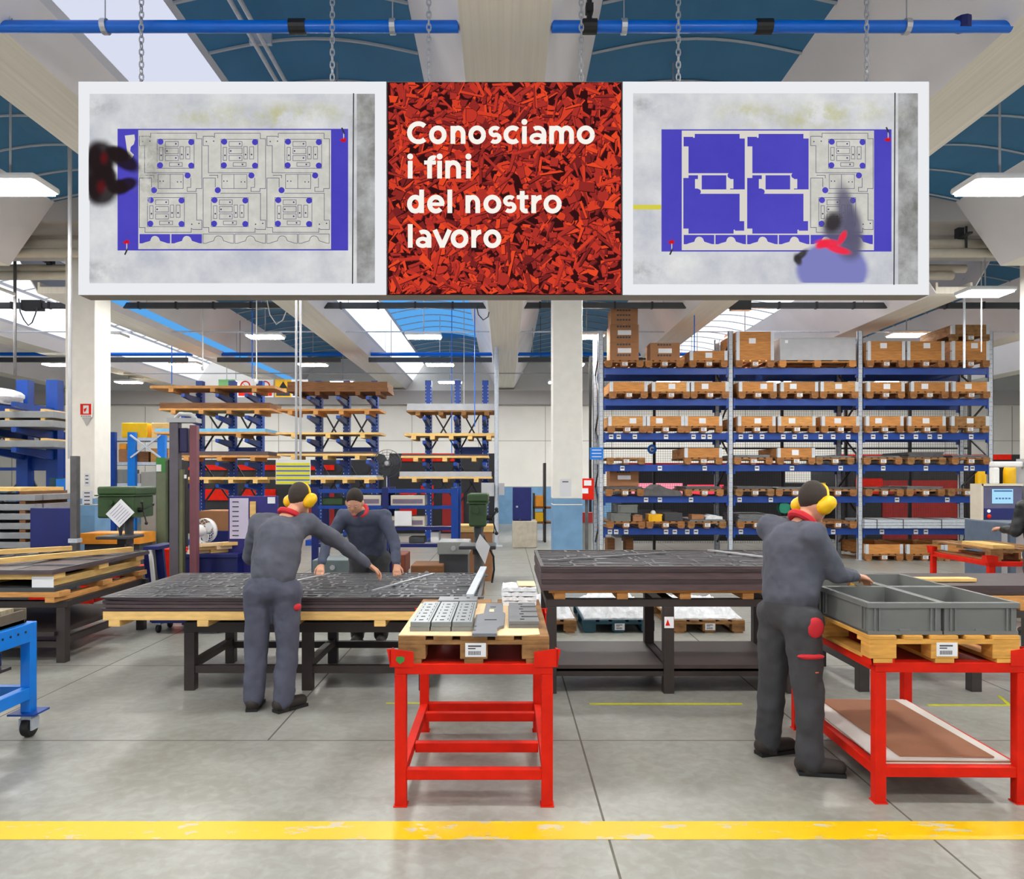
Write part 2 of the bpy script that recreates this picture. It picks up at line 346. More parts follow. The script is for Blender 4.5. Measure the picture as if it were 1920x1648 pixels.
# ================================================================== OVERHEAD SERVICES
def clamp_ring(b, x, y, z, r, mi): b.lathe([(r, -.02), (r + .012, -.02), (r + .012, .02), (r, .02)], 12, (x, y, z), mi, 'x', True)
d = 5.5; zz = Z(50, d)
r = thing('air_pipe', 'bright blue compressed air pipe running across under the roof above the sign', 'pipe', (0, d, zz))
for x0, x1 in ((-3.74, -.345), (.345, 3.72)):
    MB().tube([(x0, 0, 0), (x1, 0, 0)], .043, 14).build('pipe_run', 'pipeb', r, smooth=True)
for px, w in ((558, .06), (1432, .06), (1105, .055)):
    MB().lathe([(.043, -w), (.054, -w), (.054, w), (.043, w)], 14, (X(px, d), 0, 0), 0, 'x', True).build('coupling', 'black', r)
MB().tube([(X(1805, d), 0, -.02), (X(1805, d), 0, .06)], .06, 10).build('coupling', 'navy', r)
b = MB().tube([(X(1105, d), 0, .05), (X(1105, d), 0, .2)], .02, 8).box(X(1098, d), X(1112, d), -.03, .03, .1, .16).tube([(X(1105, d), 0, .2), (X(1110, d), 0, .45)], .012, 8)
b.build('valve', 'black', r)
for px in (197, 736, 1170, 1700):
    b = MB(); clamp_ring(b, X(px, d), 0, 0, .044, 0); b.tube([(X(px, d), 0, .05), (X(px, d), 0, ceil_z(X(px, d)) - zz)], .005, 5); b.build('clamp', 'alu', r)
d = 15.0; zz = Z(573, d)
r = thing('cable_duct', 'grey cable duct with dark clips hung across the rear bay', 'cable duct', (0, d, zz))
for x0, x1 in ((-20, -8.5), (-7.7, -4.4), (-3.65, -.35), (.35, 3.68), (4.4, 7.7), (8.5, 11.7)):
    MB().box(x0, x1, -.04, .04, -.055, .055).build('duct_run', 'dgrey', r)
    k = x0 + .35
    while k < x1: MB().box(k - .02, k + .02, -.05, .05, -.065, .07).build('clip', 'black', r); k += .75
    MB().tube([(x1 - .5, 0, .05), (x1 - .5, 0, ceil_z(x1 - .5) - zz)], .008, 5).tube([(x0 + .5, 0, .05), (x0 + .5, 0, ceil_z(x0 + .5) - zz)], .008, 5).build('hanger', 'alu', r)
for px in (62, 1388): MB().box(X(px, d) - .2, X(px, d) + .2, -.07, .07, -.1, .1).build('junction_box', 'black', r)
d = 20.3; zz = Z(664, d)
r = thing('air_pipe', 'distant blue air pipe hung across the far roof bay above the cantilever racks', 'pipe', (0, d, zz))
for x0, x1 in ((-20, -8.5), (-7.7, -4.4), (-3.65, -.35), (.35, 3.68), (4.4, 7.7), (8.5, 11.7)):
    MB().tube([(x0, 0, 0), (x1, 0, 0)], .05, 8).build('pipe_run', 'pipeb', r, smooth=True)
    MB().tube([(x0 + .4, 0, .03), (x0 + .4, 0, ceil_z(x0 + .4) - zz)], .008, 5).build('hanger', 'alu', r)
r = thing('cable_duct', 'distant grey cable duct below the far blue air pipe', 'cable duct', (0, 20.0, Z(678, d)))
for x0, x1 in ((-20, -8.5), (-7.7, -4.4), (-3.65, -.35), (.35, 3.68), (4.4, 7.7), (8.5, 11.7)):
    MB().box(x0, x1, -.04, .04, -.06, .06).tube([(x0 + .6, 0, .03), (x0 + .6, 0, ceil_z(x0 + .6) - Z(678, d))], .008, 5).build('duct_run', 'dgrey', r)
d = 17.2
tag(MB().tube([(-12, d, Z(622, d)), (12, d, Z(622, d))], .018, 6).build('conduit', 'galv'), 'thin grey conduit strung across the rear roof bay', 'conduit')
d = 23.5
tag(MB().tube([(-12, d, Z(700, d)), (10, d, Z(700, d))], .02, 6).build('conduit', 'lgrey'), 'thin pale conduit near the back wall above the racks', 'conduit')
# twin conduits along the vault above the left picture, conduit loop in the right corner
b = MB()
for x in (-2.40, -2.31): b.tube([(x, 2, 5.9), (x, 12.2, 5.9)], .022, 8)
for y in (4.5, 7.2, 9.9): b.box(-2.46, -2.25, y - .02, y + .02, 5.91, 6.02)
tag(b.build('conduit', 'galv', smooth=False), 'pair of steel conduits running along the blue vault above left picture', 'conduit')
d = 6.7
pts = [(1912, 39), (1892, 12), (1863, 5), (1831, 12), (1798, 30), (1766, 65), (1709, 118), (1705, 127), (1721, 140), (1766, 141), (1806, 136)]
b = MB().tube([(X(p[0], d), d, Z(p[1], d)) for p in pts], .02, 8).tube([(X(1707, d), d, Z(125, d)), (X(1814, d), d, Z(127, d))], .016, 8)
tag(b.build('cable_loop', 'mgrey', smooth=True), 'bent grey cable loop under the roof wing above right picture', 'cable')
# cream tubes carried under the girder
for i, (y, py, pd, lab) in enumerate(((12.0, 457, 12.0, 'upper front'), (11.9, 474, 11.9, 'lower front'), (13.15, 504, 13.15, 'upper rear'), (13.1, 517, 13.1, 'lower rear'))):
    zz = Z(py, pd)
    for j, (x0, x1) in enumerate(((-18, -4.5), (4.5, 7.85 if i % 2 else 8.1))):
        r = thing('duct_tube', '%s cream ventilation tube along girder, %s of the sign' % (lab, ('left', 'right')[j]), 'duct', ((x0 + x1) / 2, y, zz), 0, 'cream tubes along the girder')
        h = (x1 - x0) / 2
        MB().tube([(-h, 0, 0), (h, 0, 0)], .075, 14).build('tube', 'cream', r, smooth=True)
        if i % 2:
            for xx in (-h + .6, h - .5): MB().box(xx - .015, xx + .015, -.01, .01, .07, CH + 4.02 - zz).build('strap', 'dgrey', r)
        if i % 2 == 0:
            for k in range(2):
                xx = h - .8 - k * 2.2 if j else -h + 6 + k * 4
                MB().box(xx - .05, xx + .05, -.05, .05, .05, CH + 4.0 - zz).box(xx - .03, xx + .03, -.3, .3, .07, .1).build('bracket', 'dgrey', r)
# drop cables and rods
DROPS = [(473, 15.2, 710, 'pipeb', .012, 'thin blue hose dropping behind the striped sign rods'), (890, 17, 800, 'pipeb', .012, 'thin blue hose dropping beside the tall grey pole'),
         (847, 19, 860, 'pipeb', .012, 'thin blue hose dropping behind the third cantilever rack'), (481, 14.5, 715, 'white', .012, 'thin white pull cord nearer the first cantilever rack'),
         (380, 16, 690, 'white', .012, 'thin white pull cord ending in a bulb over first cantilever rack'), (322, 19, 720, 'pipeb', .012, 'thin blue hose over the end of the first cantilever rack'),
         (870, 18, 770, 'lgrey', .010, 'thin grey wire hanging above third cantilever rack'), (1302, 15.2, 660, 'pipeb', .012, 'thin blue hose dropping to the pallet rack between carton and box'),
         (1808, 14.0, 690, 'galv', .022, 'grey steel rod dropping beside the stacked boxes on the rack'), (1840, 13.0, 660, 'lgrey', .010, 'white cable dropping under the lamp by the right column'),
         (28, 13.0, 705, 'stmid', .025, 'greenish steel drop rod over the far left rack')]
for px, d, py, m, rr, lab in DROPS:
    x = X(px, d); b = MB().tube([(x, d, CH + 4.02 if 11.6 < d < 13.4 else ceil_z(x) + .03), (x, d, Z(py, d))], rr, 6)
    if px in (380, 481): b.ell((x, d, Z(py, d)), (.04, .04, .06), 8)
    tag(b.build('drop_line', m), lab, 'cable')
def loop(pts, d, m, lab, rr=.012):
    tag(MB().tube([(X(p[0], d), d, Z(p[1], d)) for p in pts], rr, 6).build('hanging_cable', m, smooth=True), lab, 'cable')
loop([(35, 560), (38, 585), (45, 600), (53, 610), (60, 605), (66, 590), (70, 576)], 14.9, 'ink', 'sagging black cable loop beside junction box, left of white column')
loop([(893, 572), (897, 590), (906, 600), (915, 594), (918, 580)], 14.9, 'ink', 'small black cable loop below the red text panel')
loop([(500, 560), (506, 590), (518, 608), (530, 600), (538, 580)], 14.9, 'white', 'pale cable loop hanging left of the twin sign rods')
# tall service pole with bend and boxes
d = 18.9
r = thing('service_pole', 'tall grey service pole with bent top beside the third cantilever rack', 'pole', (X(931, d), d, 0))
MB().tube([(0, 0, 0), (0, 0, Z(600, d)), (-.02, 0, Z(588, d)), (-.1, 0, Z(580, d)), (-.4, 0, Z(578, d))], .055, 10).build('pole', 'galv', r, smooth=True)
MB().box(-.38, -.06, -.15, .0, Z(930, d), Z(905, d)).build('switch_box', 'lgrey', r); MB().box(.06, .2, -.12, 0, Z(928, d), Z(906, d)).build('switch_box', 'lgrey', r)
MB().box(-.15, .15, -.15, .15, 0, .02).build('base_plate', 'galv', r)

# ================================================================== THE HANGING SIGN
SD = 5.3; TH = .16
sr = thing('hanging_sign', 'large backlit three panel sign with red middle panel hanging from chains', 'sign', (X(945, SD), SD, Z(553, SD)))
OFF = tuple(sr.location)
white_l = emat('lightbox white', (234, 236, 240), 1.0)
def sx(p): return X(p, SD)
def sz(p): return Z(p, SD)
MB(OFF).box(sx(147), sx(1742), SD + .004, SD + TH, sz(553), sz(153)).build('housing', mat('lightbox side', (150, 142, 130), .6, var=.03), sr)
class Art(MB):
    def __init__(s): super().__init__(OFF); s.lay = 0
    def poly(s, pts, mi=0, lay=None):
        y = SD - (lay if lay is not None else s.lay) * .0004
        return s.add([(sx(p[0]), y, sz(p[1])) for p in pts], [tuple(range(len(pts)))], mi)
    def rect(s, x0, y0, x1, y1, mi=0): return s.poly([(x0, y0), (x1, y0), (x1, y1), (x0, y1)], mi)
    def line(s, pts, w=.9, mi=0, closed=False):
        pts = [tuple(p) for p in pts]; n = len(pts)
        if closed: pts = pts + [pts[0]]
        for a, c in zip(pts, pts[1:]):
            dx, dy = c[0] - a[0], c[1] - a[1]; l = math.hypot(dx, dy) or 1; nx, ny = -dy / l * w / 2, dx / l * w / 2; ex, ey = dx / l * w / 2, dy / l * w / 2
            s.poly([(a[0] + nx - ex, a[1] + ny - ey), (c[0] + nx + ex, c[1] + ny + ey), (c[0] - nx + ex, c[1] - ny + ey), (a[0] - nx - ex, a[1] - ny - ey)], mi)
        return s
    def circ(s, x, y, r, mi=0, n=18, ry=None): return s.poly([(x + r * math.cos(k * 2 * math.pi / n), y + (ry or r) * math.sin(k * 2 * math.pi / n)) for k in range(n)], mi)
    def soft(s, x, y, rx, ry, rot=0, ymax=1e9, xmin=-1e9):
        """patch whose 'ink' attribute falls to zero at the rim"""
        if not hasattr(s, 'inkv'): s.inkv = []
        n0 = len(s.v); n = 28; rings = (0, .35, .6, .8, 1.0); ca, sa = math.cos(rot), math.sin(rot); vs = []; ink = []
        for q in rings:
            for k in range(n):
                u, w = rx * q * math.cos(k * 2 * math.pi / n), ry * q * math.sin(k * 2 * math.pi / n)
                px, py = x + u * ca - w * sa, y + u * sa + w * ca
                vs.append((sx(max(px, xmin)), SD - s.lay * .0004, sz(min(py, ymax)))); ink.append(1 - q)
        fs = [(i * n + k, i * n + (k + 1) % n, (i + 1) * n + (k + 1) % n, (i + 1) * n + k) for i in range(len(rings) - 1) for k in range(n)]
        s.add(vs, fs); s.inkv += ink; s.lay += 1
        return s
    def build_soft(s, name, m, parent):
        o = s.build(name, m, parent); at = o.data.attributes.new('ink', 'FLOAT', 'POINT'); at.data.foreach_set('value', s.inkv); return o
concp = emat('printed concrete', (192, 195, 204), .96, scale=2.6, rgb2=(228, 229, 228))
concd = emat('printed dark concrete', (122, 122, 116), .95, scale=4, rgb2=(196, 198, 200))
moss = soft_print('printed moss stain', (186, 184, 128), 1.0, .75, 7)
pblue = emat('printed blue', (72, 66, 184), .95, scale=.8, rgb2=(84, 78, 196)); pline = emat('printed line', (74, 72, 116), .9); psheet = emat('printed sheet', (196, 196, 188), .96, scale=9, rgb2=(218, 216, 208))
pskel = emat('printed skeleton sheet', (218, 214, 206), .98); predc = emat('printed red clamp', (206, 30, 50), .9); pdark = emat('printed dark', (60, 58, 60), .9); pyel = emat('printed yellow', (216, 208, 80), .95)
SCL = 6.59
def cell(a, ox, oy):
    """one nest of the cutting drawing: line work in print units from the cell's corner"""
    c = lambda x, y: (ox + (x - 345) / SCL, oy + (y - 138) / SCL)
    def pl(pts, closed=False, w=.95): a.line([c(*p) for p in pts], w, 0, closed)
    def rc(x0, y0, x1, y1, w=.85): pl([(x0, y0), (x1, y0), (x1, y1), (x0, y1)], True, w)
    pl([(345, 290), (345, 175), (465, 175), (485, 188), (485, 138), (1050, 138), (1050, 205), (1115, 205), (1115, 820), (1045, 820), (1045, 856), (935, 856), (935, 805), (980, 805), (980, 690)])
    pl([(345, 290), (410, 290), (410, 625), (935, 625)]); pl([(345, 690), (495, 690), (495, 800)]); pl([(420, 655), (525, 655), (525, 690)])
    pl([(345, 690), (345, 1300), (415, 1300), (415, 1360), (985, 1360), (985, 1310), (1005, 1325), (1115, 1325), (1115, 1210), (1052, 1210), (1052, 878), (560, 878)])
    for dx, dy in ((0, 0), (-120, 720)):
        rc(565 + dx, 212 + dy, 1020 + dx, 570 + dy)
        for q in ((665, 240, 825, 300), (665, 322, 825, 390), (665, 412, 825, 475), (592, 312, 635, 470), (846, 302, 890, 455), (918, 304, 968, 455), (715, 500, 875, 545)): rc(q[0] + dx, q[1] + dy, q[2] + dx, q[3] + dy)
        for q in ((795, 268), (685, 356), (795, 442), (614, 410), (868, 400), (942, 400), (830, 522)): a.circ(*c(q[0] + dx, q[1] + dy), 1.6)
        for q in ((605, 242), (985, 247), (600, 533), (985, 537)): a.circ(*c(q[0] + dx, q[1] + dy), 5.7, 1)
    rc(575, 645, 725, 820); rc(725, 645, 885, 820)
    for q in ((600, 728), (640, 728), (815, 738), (858, 738)): a.circ(*c(*q), 1.2)
    for q in ((940, 658), (525, 840)): a.circ(*c(*q), 5.7, 1)
    for q in ((385, 240), (475, 235), (1080, 1250), (992, 1260)): a.circ(*c(*q), 1.3)
ARCH = [(0, 0), (377, 0), (377, 115), (345, 113), (305, 100), (255, 84), (243, 60), (238, 45), (215, 27), (190, 22), (165, 27), (146, 45), (140, 60), (130, 85), (75, 100), (35, 115), (0, 115)]
def arch(ox, oy): return [(ox + p[0] / SCL, oy + p[1] / SCL) for p in ARCH]
def clamp_print(a, x, y, up):
    s = -1 if up else 1
    a.poly([(x - 8, y), (x - 3, y - 3), (x + 1, y - 5), (x + 5, y - 2), (x + 4, y + 3), (x - 2, y + 4)], 0); a.line([(x, y + 3 * s), (x, y + 13 * s)], 1.6, 1); a.line([(x + 1, y + 13 * s), (x - 3, y + 22 * s)], 3, 2)
for side in (0, 1):
    x0, y0, x1, y1 = ((168, 176, 703, 531), (1187, 175, 1721, 533))[side]
    fx0, fx1 = ((147, 725), (1167, 1742))[side]
    a = Art(); a.poly([(fx0, 153), (fx1, 153), (fx1, 553), (fx0, 553)], 0, 0)
    pan = a.build('picture_panel', white_l, sr); pan['label'] = ('lit panel with printed drawing of blue sheet and uncut parts', 'lit panel with printed blue sheet partly emptied and crouching figure')[side]
    a = Art(); a.lay = 1; a.rect(x0, y0, x1, y1); a.lay = 3; j = x0 + (495 if side == 0 else 491)
    a.rect(j + 6, y0, x1, y1, 1); a.line([(j, y0), (j - 2, y1)], 2.2, 2); a.lay = 4
    if side: a.rect(x0, 384, 1240, 393, 3)
    a.build('concrete_print', [concp, concd, pdark, pyel], pan)
    a = Art(); a.lay = 5
    for mx, my, rx, ry in ((300, 40, 190, 50), (420, 30, 130, 60), (200, 30, 90, 40), (350, 45, 60, 45)): a.soft(x0 + mx, y0 + my + 5, rx, min(ry, my))
    a.build_soft('stain_print', moss, pan)
    a = Art(); a.lay = 9
    for mx, my, rx, ry in ((0, 20, 60, 50), (505, 60, 26, 90), (508, 250, 24, 90), (0, 330, 90, 30)): a.soft(x0 + max(mx, 12), y0 + my + 4, rx, min(ry, my + 4), ymax=y1 - 1, xmin=x0)
    a.build_soft('smudge_print', soft_print('printed grey smudge', (112, 112, 108), 1.0, .7, 5), pan)
    bx0, by0, bx1, by1 = ((221, 242, 653, 470), (1240, 243, 1671, 472))[side]; s0, s1 = ((260, 621), (1278, 1638))[side]
    a = Art(); a.lay = 11; a.rect(bx0, by0, bx1, by1, 0); a.lay = 13; a.rect(s0, by0 + 2.5, s1, by1 - 2.5, 1 if side == 0 else 2); a.lay = 15
    if side:
        a.rect(1517, by0 + 2.5, s1, 440, 1)
        for k in range(2):
            c = lambda x, y: (1230 + (x + 765 * k) / 6.4, 230 + y / 6.4)
            a.lay = 17
            a.poly([c(*p) for p in ((328, 175), (440, 175), (445, 188), (462, 185), (462, 140), (1000, 140), (1000, 195), (1062, 195), (1062, 805), (1000, 805), (1000, 1185), (1055, 1185), (1055, 1300), (945, 1300), (940, 1285), (928, 1290), (928, 1335), (387, 1335), (387, 1275), (325, 1275), (325, 668), (387, 668), (387, 290), (328, 290))], 0)
            a.lay = 19
            for q in ((385, 612, 860, 636), (500, 612, 545, 855), (840, 612, 885, 855), (525, 806, 1000, 858), (465, 682, 545, 795), (840, 682, 925, 795)): a.poly([c(q[0], q[1]), c(q[2], q[1]), c(q[2], q[3]), c(q[0], q[3])], 2)
            a.lay = 21
            for q in ((888, 640), (500, 835)): a.circ(*c(*q), 5.4, 0)
        for k in range(6): a.lay = 17; a.poly(arch(1281.5 + k * 59.4, 441), 0)
    else:
        a.lay = 17
        for k in range(2): a.poly(arch(262.5 + k * 59.6, 439.5), 0)
        a.poly([(235, 255), (253, 253), (254, 262), (252, 271), (246, 276), (245, 284), (252, 291), (246, 300), (241, 296)], 2)
    a.build('sheet_print', [pblue, psheet, pskel], pan)
    a = Art(); a.lay = 23
    if side == 0:
        for k in range(3): cell(a, 262.5 + k * 119.4, 251)
        for k in range(2, 6): a.line(arch(262.5 + k * 59.6, 439.5), .9, 0, True)
    else: cell(a, 1519, 251)
    a.build('line_drawing', [pline, pblue], pan)
    for (cx, cy, up) in (((645, 264, 1), (239, 455, 0)), ((1664, 263, 1), (1259, 455, 0)))[side]:
        a = Art(); a.lay = 25; clamp_print(a, cx, cy, up)
        a.build('clamp_print', [predc, pskel, pdark], pan)
    if side == 0:
        a = Art(); a.lay = 21
        for q in ((300, 290, 60, 52), (285, 340, 50, 60), (270, 300, 30, 90)): a.soft(*q)
        a.build_soft('smudge_print', soft_print('printed sheet smudge', (110, 112, 100), 1.0, .75, 6), pan)
        a = Art(); a.lay = 26
        for q in ((190, 298, 36, 42, 0), (192, 352, 40, 44, 0), (232, 300, 44, 20, .6), (222, 290, 30, 18, .3), (236, 348, 30, 16, -.3), (222, 352, 26, 18, .2), (180, 325, 24, 70, 0), (203, 332, 22, 22, 0), (196, 318, 22, 40, 0)): a.soft(q[0], q[1], q[2], q[3], q[4], xmin=168)
        a.build_soft('figure_print', soft_print('printed dark figure', (36, 27, 29), .42, .96), pan)
        a = Art(); a.lay = 38
        for q in ((197, 298, 12, 18, 0), (192, 352, 14, 20, 0)): a.soft(*q, xmin=168)
        a.build_soft('figure_print', soft_print('printed dark red', (104, 24, 28), 1.0, .7), pan)
    else:
        a = Art(); a.lay = 26
        for q in ((1560, 508, 74, 62, 0), (1556, 505, 70, 46, 0), (1580, 512, 44, 48, 0)): a.soft(*q, ymax=531)
        a.build_soft('figure_print', soft_print('printed lavender overalls', (126, 128, 190), .22, 1.0), pan)
        a = Art(); a.lay = 34
        for q in ((1585, 400, 24, 76, -.18), (1597, 430, 26, 60, -.05), (1562, 432, 30, 34, 0), (1592, 460, 34, 40, 0)): a.soft(*q)
        a.build_soft('figure_print', soft_print('printed grey arm', (92, 90, 114), .6, .9), pan)
        a = Art(); a.lay = 42
        for q in ((1560, 418, 22, 28, .3), (1494, 488, 10, 16, -.4), (1500, 480, 22, 9, -.7)): a.soft(*q)
        a.build_soft('figure_print', soft_print('printed dark hair', (54, 50, 52), .6, .95), pan)
        a = Art(); a.lay = 48
        for q in ((1550, 458, 30, 11, .05), (1570, 470, 30, 9, .25), (1577, 447, 8, 18, .5), (1540, 460, 18, 9, -.4)): a.soft(*q)
        a.build_soft('figure_print', soft_print('printed red scarf', (240, 44, 70), .5, .95), pan)

# middle panel: red offcuts and white lettering
reds = [emat('offcut red %d' % i, c, 1.0) for i, c in enumerate(((214, 64, 40), (192, 54, 40), (172, 50, 42), (146, 42, 38), (120, 36, 36), (232, 74, 40), (88, 26, 28), (52, 18, 20)))]
a = Art(); a.poly([(726, 154), (1166, 154), (1166, 553), (726, 553)], 7, 0)
txt = a.build('text_panel', reds, sr); txt['label'] = 'red panel printed with scattered metal offcuts and white words'
rnd = random.Random(3); a = Art(); n = 0
def clip(pts):
    return [(min(max(p[0], 728.5), 1164), min(max(p[1], 155.5), 551.5)) for p in pts]
for i in range(1750):
    x, y = rnd.uniform(728, 1166), rnd.uniform(154, 553); ang = rnd.uniform(0, math.pi); t = rnd.random()
    if t < .58: l, w = rnd.uniform(7, 26), rnd.uniform(1.8, 4.0)
    elif t < .92: l, w = rnd.uniform(5, 13), rnd.uniform(4, 9)
    else: l = w = rnd.uniform(4, 12)
    l *= .5 + .9 * rnd.random(); ca, sa = math.cos(ang), math.sin(ang)
    if t >= .92: pts = [(l * math.cos(k * .5236) * (1 if t < .96 else .5), l * math.sin(k * .5236)) for k in range(12)]
    else: pts = [(-l, -w), (l * rnd.uniform(.7, 1), -w * rnd.uniform(.4, 1.1)), (l, w * rnd.uniform(.5, 1)), (-l * rnd.uniform(.7, 1), w)]
    P = [(x + p[0] * ca - p[1] * sa, y + p[0] * sa + p[1] * ca) for p in pts]
    lay = 2 + i * .012
    c = rnd.choice((0, 0, 1, 1, 2, 2, 3, 3, 4, 5))
    a.poly(clip([(p[0] + 1.1, p[1] + 1.3) for p in P]), 7 if c > 2 else 6, lay); a.poly(clip(P), c, lay + .006)
    if rnd.random() < .35:
        q = P[:2]; a.poly(clip([q[0], q[1], (q[1][0] + 1.6, q[1][1] + 1.6), (q[0][0] + 1.6, q[0][1] + 1.6)]), min(6, c + 2), lay + .009)
a.build('offcut_print', reds, txt)
# geometric sans lettering built from strokes
let = Art(); let.lay = 34; SW = 8.9
def arcp(cx, cy, rx, ry, a0, a1, n=22): return [(cx + rx * math.cos(math.radians(a0 + (a1 - a0) * k / n)), cy - ry * math.sin(math.radians(a0 + (a1 - a0) * k / n))) for k in range(n + 1)]
def ribbon(pts, w=SW):
    n = len(pts); lft = []; rgt = []
    for i in range(n):
        p, q = pts[max(0, i - 1)], pts[min(n - 1, i + 1)]; dx, dy = q[0] - p[0], q[1] - p[1]; l = math.hypot(dx, dy) or 1
        nx, ny = -dy / l * w / 2, dx / l * w / 2; lft.append((pts[i][0] + nx, pts[i][1] + ny)); rgt.append((pts[i][0] - nx, pts[i][1] - ny))
    for i in range(n - 1): let.poly([lft[i], lft[i + 1], rgt[i + 1], rgt[i]])
def glyph(ch, x0, x1, b):
    x0 = 700 + x0 / 2.746; x1 = 700 + x1 / 2.746; xh, asc, h = 33.5, 42.5, SW / 2; w = x1 - x0; cx = (x0 + x1) / 2; cy = b - xh / 2
    bar = lambda xa, xb, ya, yb: let.rect(xa, b - yb, xb, b - ya)
    if ch == 'o': ribbon(arcp(cx, cy, w / 2 - h, xh / 2 - h + .8, 0, 360, 40))
    elif ch == 'c': ribbon(arcp(x0 + w * .56, cy, w * .56 - h, xh / 2 - h + .8, 48, 312, 32))
    elif ch == 'C': ribbon(arcp(x0 + w * .58, b - 20.8, w * .58 - h, 21.4 - h, 46, 314, 34))
    elif ch == 'i':
        bar(cx - h, cx + h, 0, xh - .5); let.circ(cx, b - 41, 5.6)
    elif ch == 'l': bar(cx - h, cx + h, 0, asc + 1.5)
    elif ch == 'n':
        bar(x0, x0 + SW, 0, xh); bar(x1 - SW, x1, 0, xh * .56); ribbon(arcp(x0 + w / 2 + .2, b - xh * .55, w / 2 - h - .2, xh * .45 - h + .6, 0, 165, 16))
    elif ch == 'm':
        bar(x0, x0 + SW, 0, xh); m_ = x0 + w / 2
        for xa, xb in ((x0, m_ + h), (m_ - h, x1)):
            bar(xb - SW, xb, 0, xh * .56); ribbon(arcp((xa + xb) / 2, b - xh * .55, (xb - xa) / 2 - h, xh * .45 - h + .6, 0, 165, 14))
    elif ch == 'r':
        bar(x0, x0 + SW, 0, xh); ribbon(arcp(x0 + w * .98, b - xh * .42, w * .98 - h, xh * .58 - h + .6, 92, 160, 10))
    elif ch == 'd':
        ribbon(arcp(x0 + (w - 1) / 2, cy, (w - 1) / 2 - h, xh / 2 - h + .8, 0, 360, 36)); bar(x1 - SW, x1, 0, asc + 1.5)
    elif ch == 'e':
        ribbon(arcp(cx, cy, w / 2 - h, xh / 2 - h + .8, 0, 318, 34)); bar(x0 + h, x1 - 1, xh / 2 - 3.4, xh / 2 + 3.2)
    elif ch == 'a':
        bar(x1 - SW, x1, 0, xh * .62); ribbon(arcp(x0 + w * .5, b - xh * .60, w * .5 - h, xh * .40 - h + .8, 0, 128, 16), SW * .92)
        ribbon(arcp(x0 + w * .45, b - xh * .30, w * .45 - h * .9, xh * .30 - h * .75, 0, 360, 28), SW * .84)
    elif ch == 's':
        ry = xh / 4 - h * .34; ribbon(arcp(cx, b - xh + h + ry - .7, w / 2 - h * .9, ry, 40, 262, 18) + arcp(cx, b - h - ry + .7, w / 2 - h * .9, ry, 82, -140, 18), SW * .88)
    elif ch == 't':
        bar(x0 + w * .22, x0 + w * .22 + SW, 8, asc - 1); bar(x0 - 1, x1 - 1, xh - 7.6, xh); ribbon(arcp(x0 + w * .22 + h + 7.5, b - 9.5, 7.5, 9.5 - h + .6, 180, 292, 10))
    elif ch == 'f':
        bar(x0 + w * .18, x0 + w * .18 + SW, 0, asc - 9); bar(x0 - 2, x1 - 1, xh - 7.6, xh); ribbon(arcp(x0 + w * .18 + h + 7.6, b - asc + 11, 7.6, 11 - h + .8, 180, 62, 10))
    elif ch == 'v': ribbon([(x0 + h, b - xh), (cx, b - 2)], SW * 1.0); ribbon([(x1 - h, b - xh), (cx, b - 2)], SW); let.poly([(cx - 6.5, b - 8), (cx + 6.5, b - 8), (cx + 4.6, b), (cx - 4.6, b)])
LINES = ((271.3, 'C 175 276 o 288 378 n 398 475 o 490 580 s 593 661 c 670 756 i 765 790 a 803 890 m 905 1032 o 1046 1139'), (336, 'i 178 204 f 268 326 i 329 355 n 371 452 i 477 503'),
         (400.8, 'd 175 262 e 278 368 l 381 408 n 475 550 o 567 659 s 668 737 t 741 801 r 813 868 o 876 969'), (465.5, 'l 178 205 a 219 300 v 305 406 o 399 490 r 505 558 o 567 659'))
for b_, s in LINES:
    t = s.split()
    for i in range(0, len(t), 3): glyph(t[i], float(t[i + 1]), float(t[i + 2]), b_)
lo = let.build('lettering', emat('sign lettering', (248, 244, 236), 1.0), txt); lo['label'] = 'white words Conosciamo i fini del nostro lavoro'
MB(OFF).box(sx(724.5), sx(726.5), SD - .004, SD + .01, sz(553), sz(153)).box(sx(1165.5), sx(1167.5), SD - .004, SD + .01, sz(553), sz(153)).build('seam', 'dgrey', sr)
# chains
CHL = {20: ('chain holding the blue air pipe at its left end', 50), 265: ('chain over the outer half of left picture panel', 153), 623: ('chain over the inner half of left picture panel', 153), 804: ('chain over red panel, left of middle roof beam', 153),
       1090: ('chain over red panel, right of middle roof beam', 153), 1272: ('chain over the inner half of right picture panel', 153), 1625: ('chain over the outer half of right picture panel', 153)}
for px, (lab, py) in CHL.items():
    d = 5.38 if py == 153 else 5.5; x = X(px, d); z = Z(py, SD) if py == 153 else Z(50, d) + .045; zt = ceil_z(x); b = MB(); i = 0; LNK = .045
    while z < zt:
        h = .015; hz = .029; n = 10; ring = []
        for k in range(n + 1):
            t = 2 * math.pi * k / n; u, w = h * math.cos(t), hz * math.sin(t)
            ring.append((x + (u if i % 2 else 0), d + (0 if i % 2 else u), z + hz + w))
        b.tube(ring, .0055, 5); z += LNK; i += 1
    tag(b.build('hanging_chain', 'alu'), 'silver link ' + lab, 'chain', 'chains under the roof')

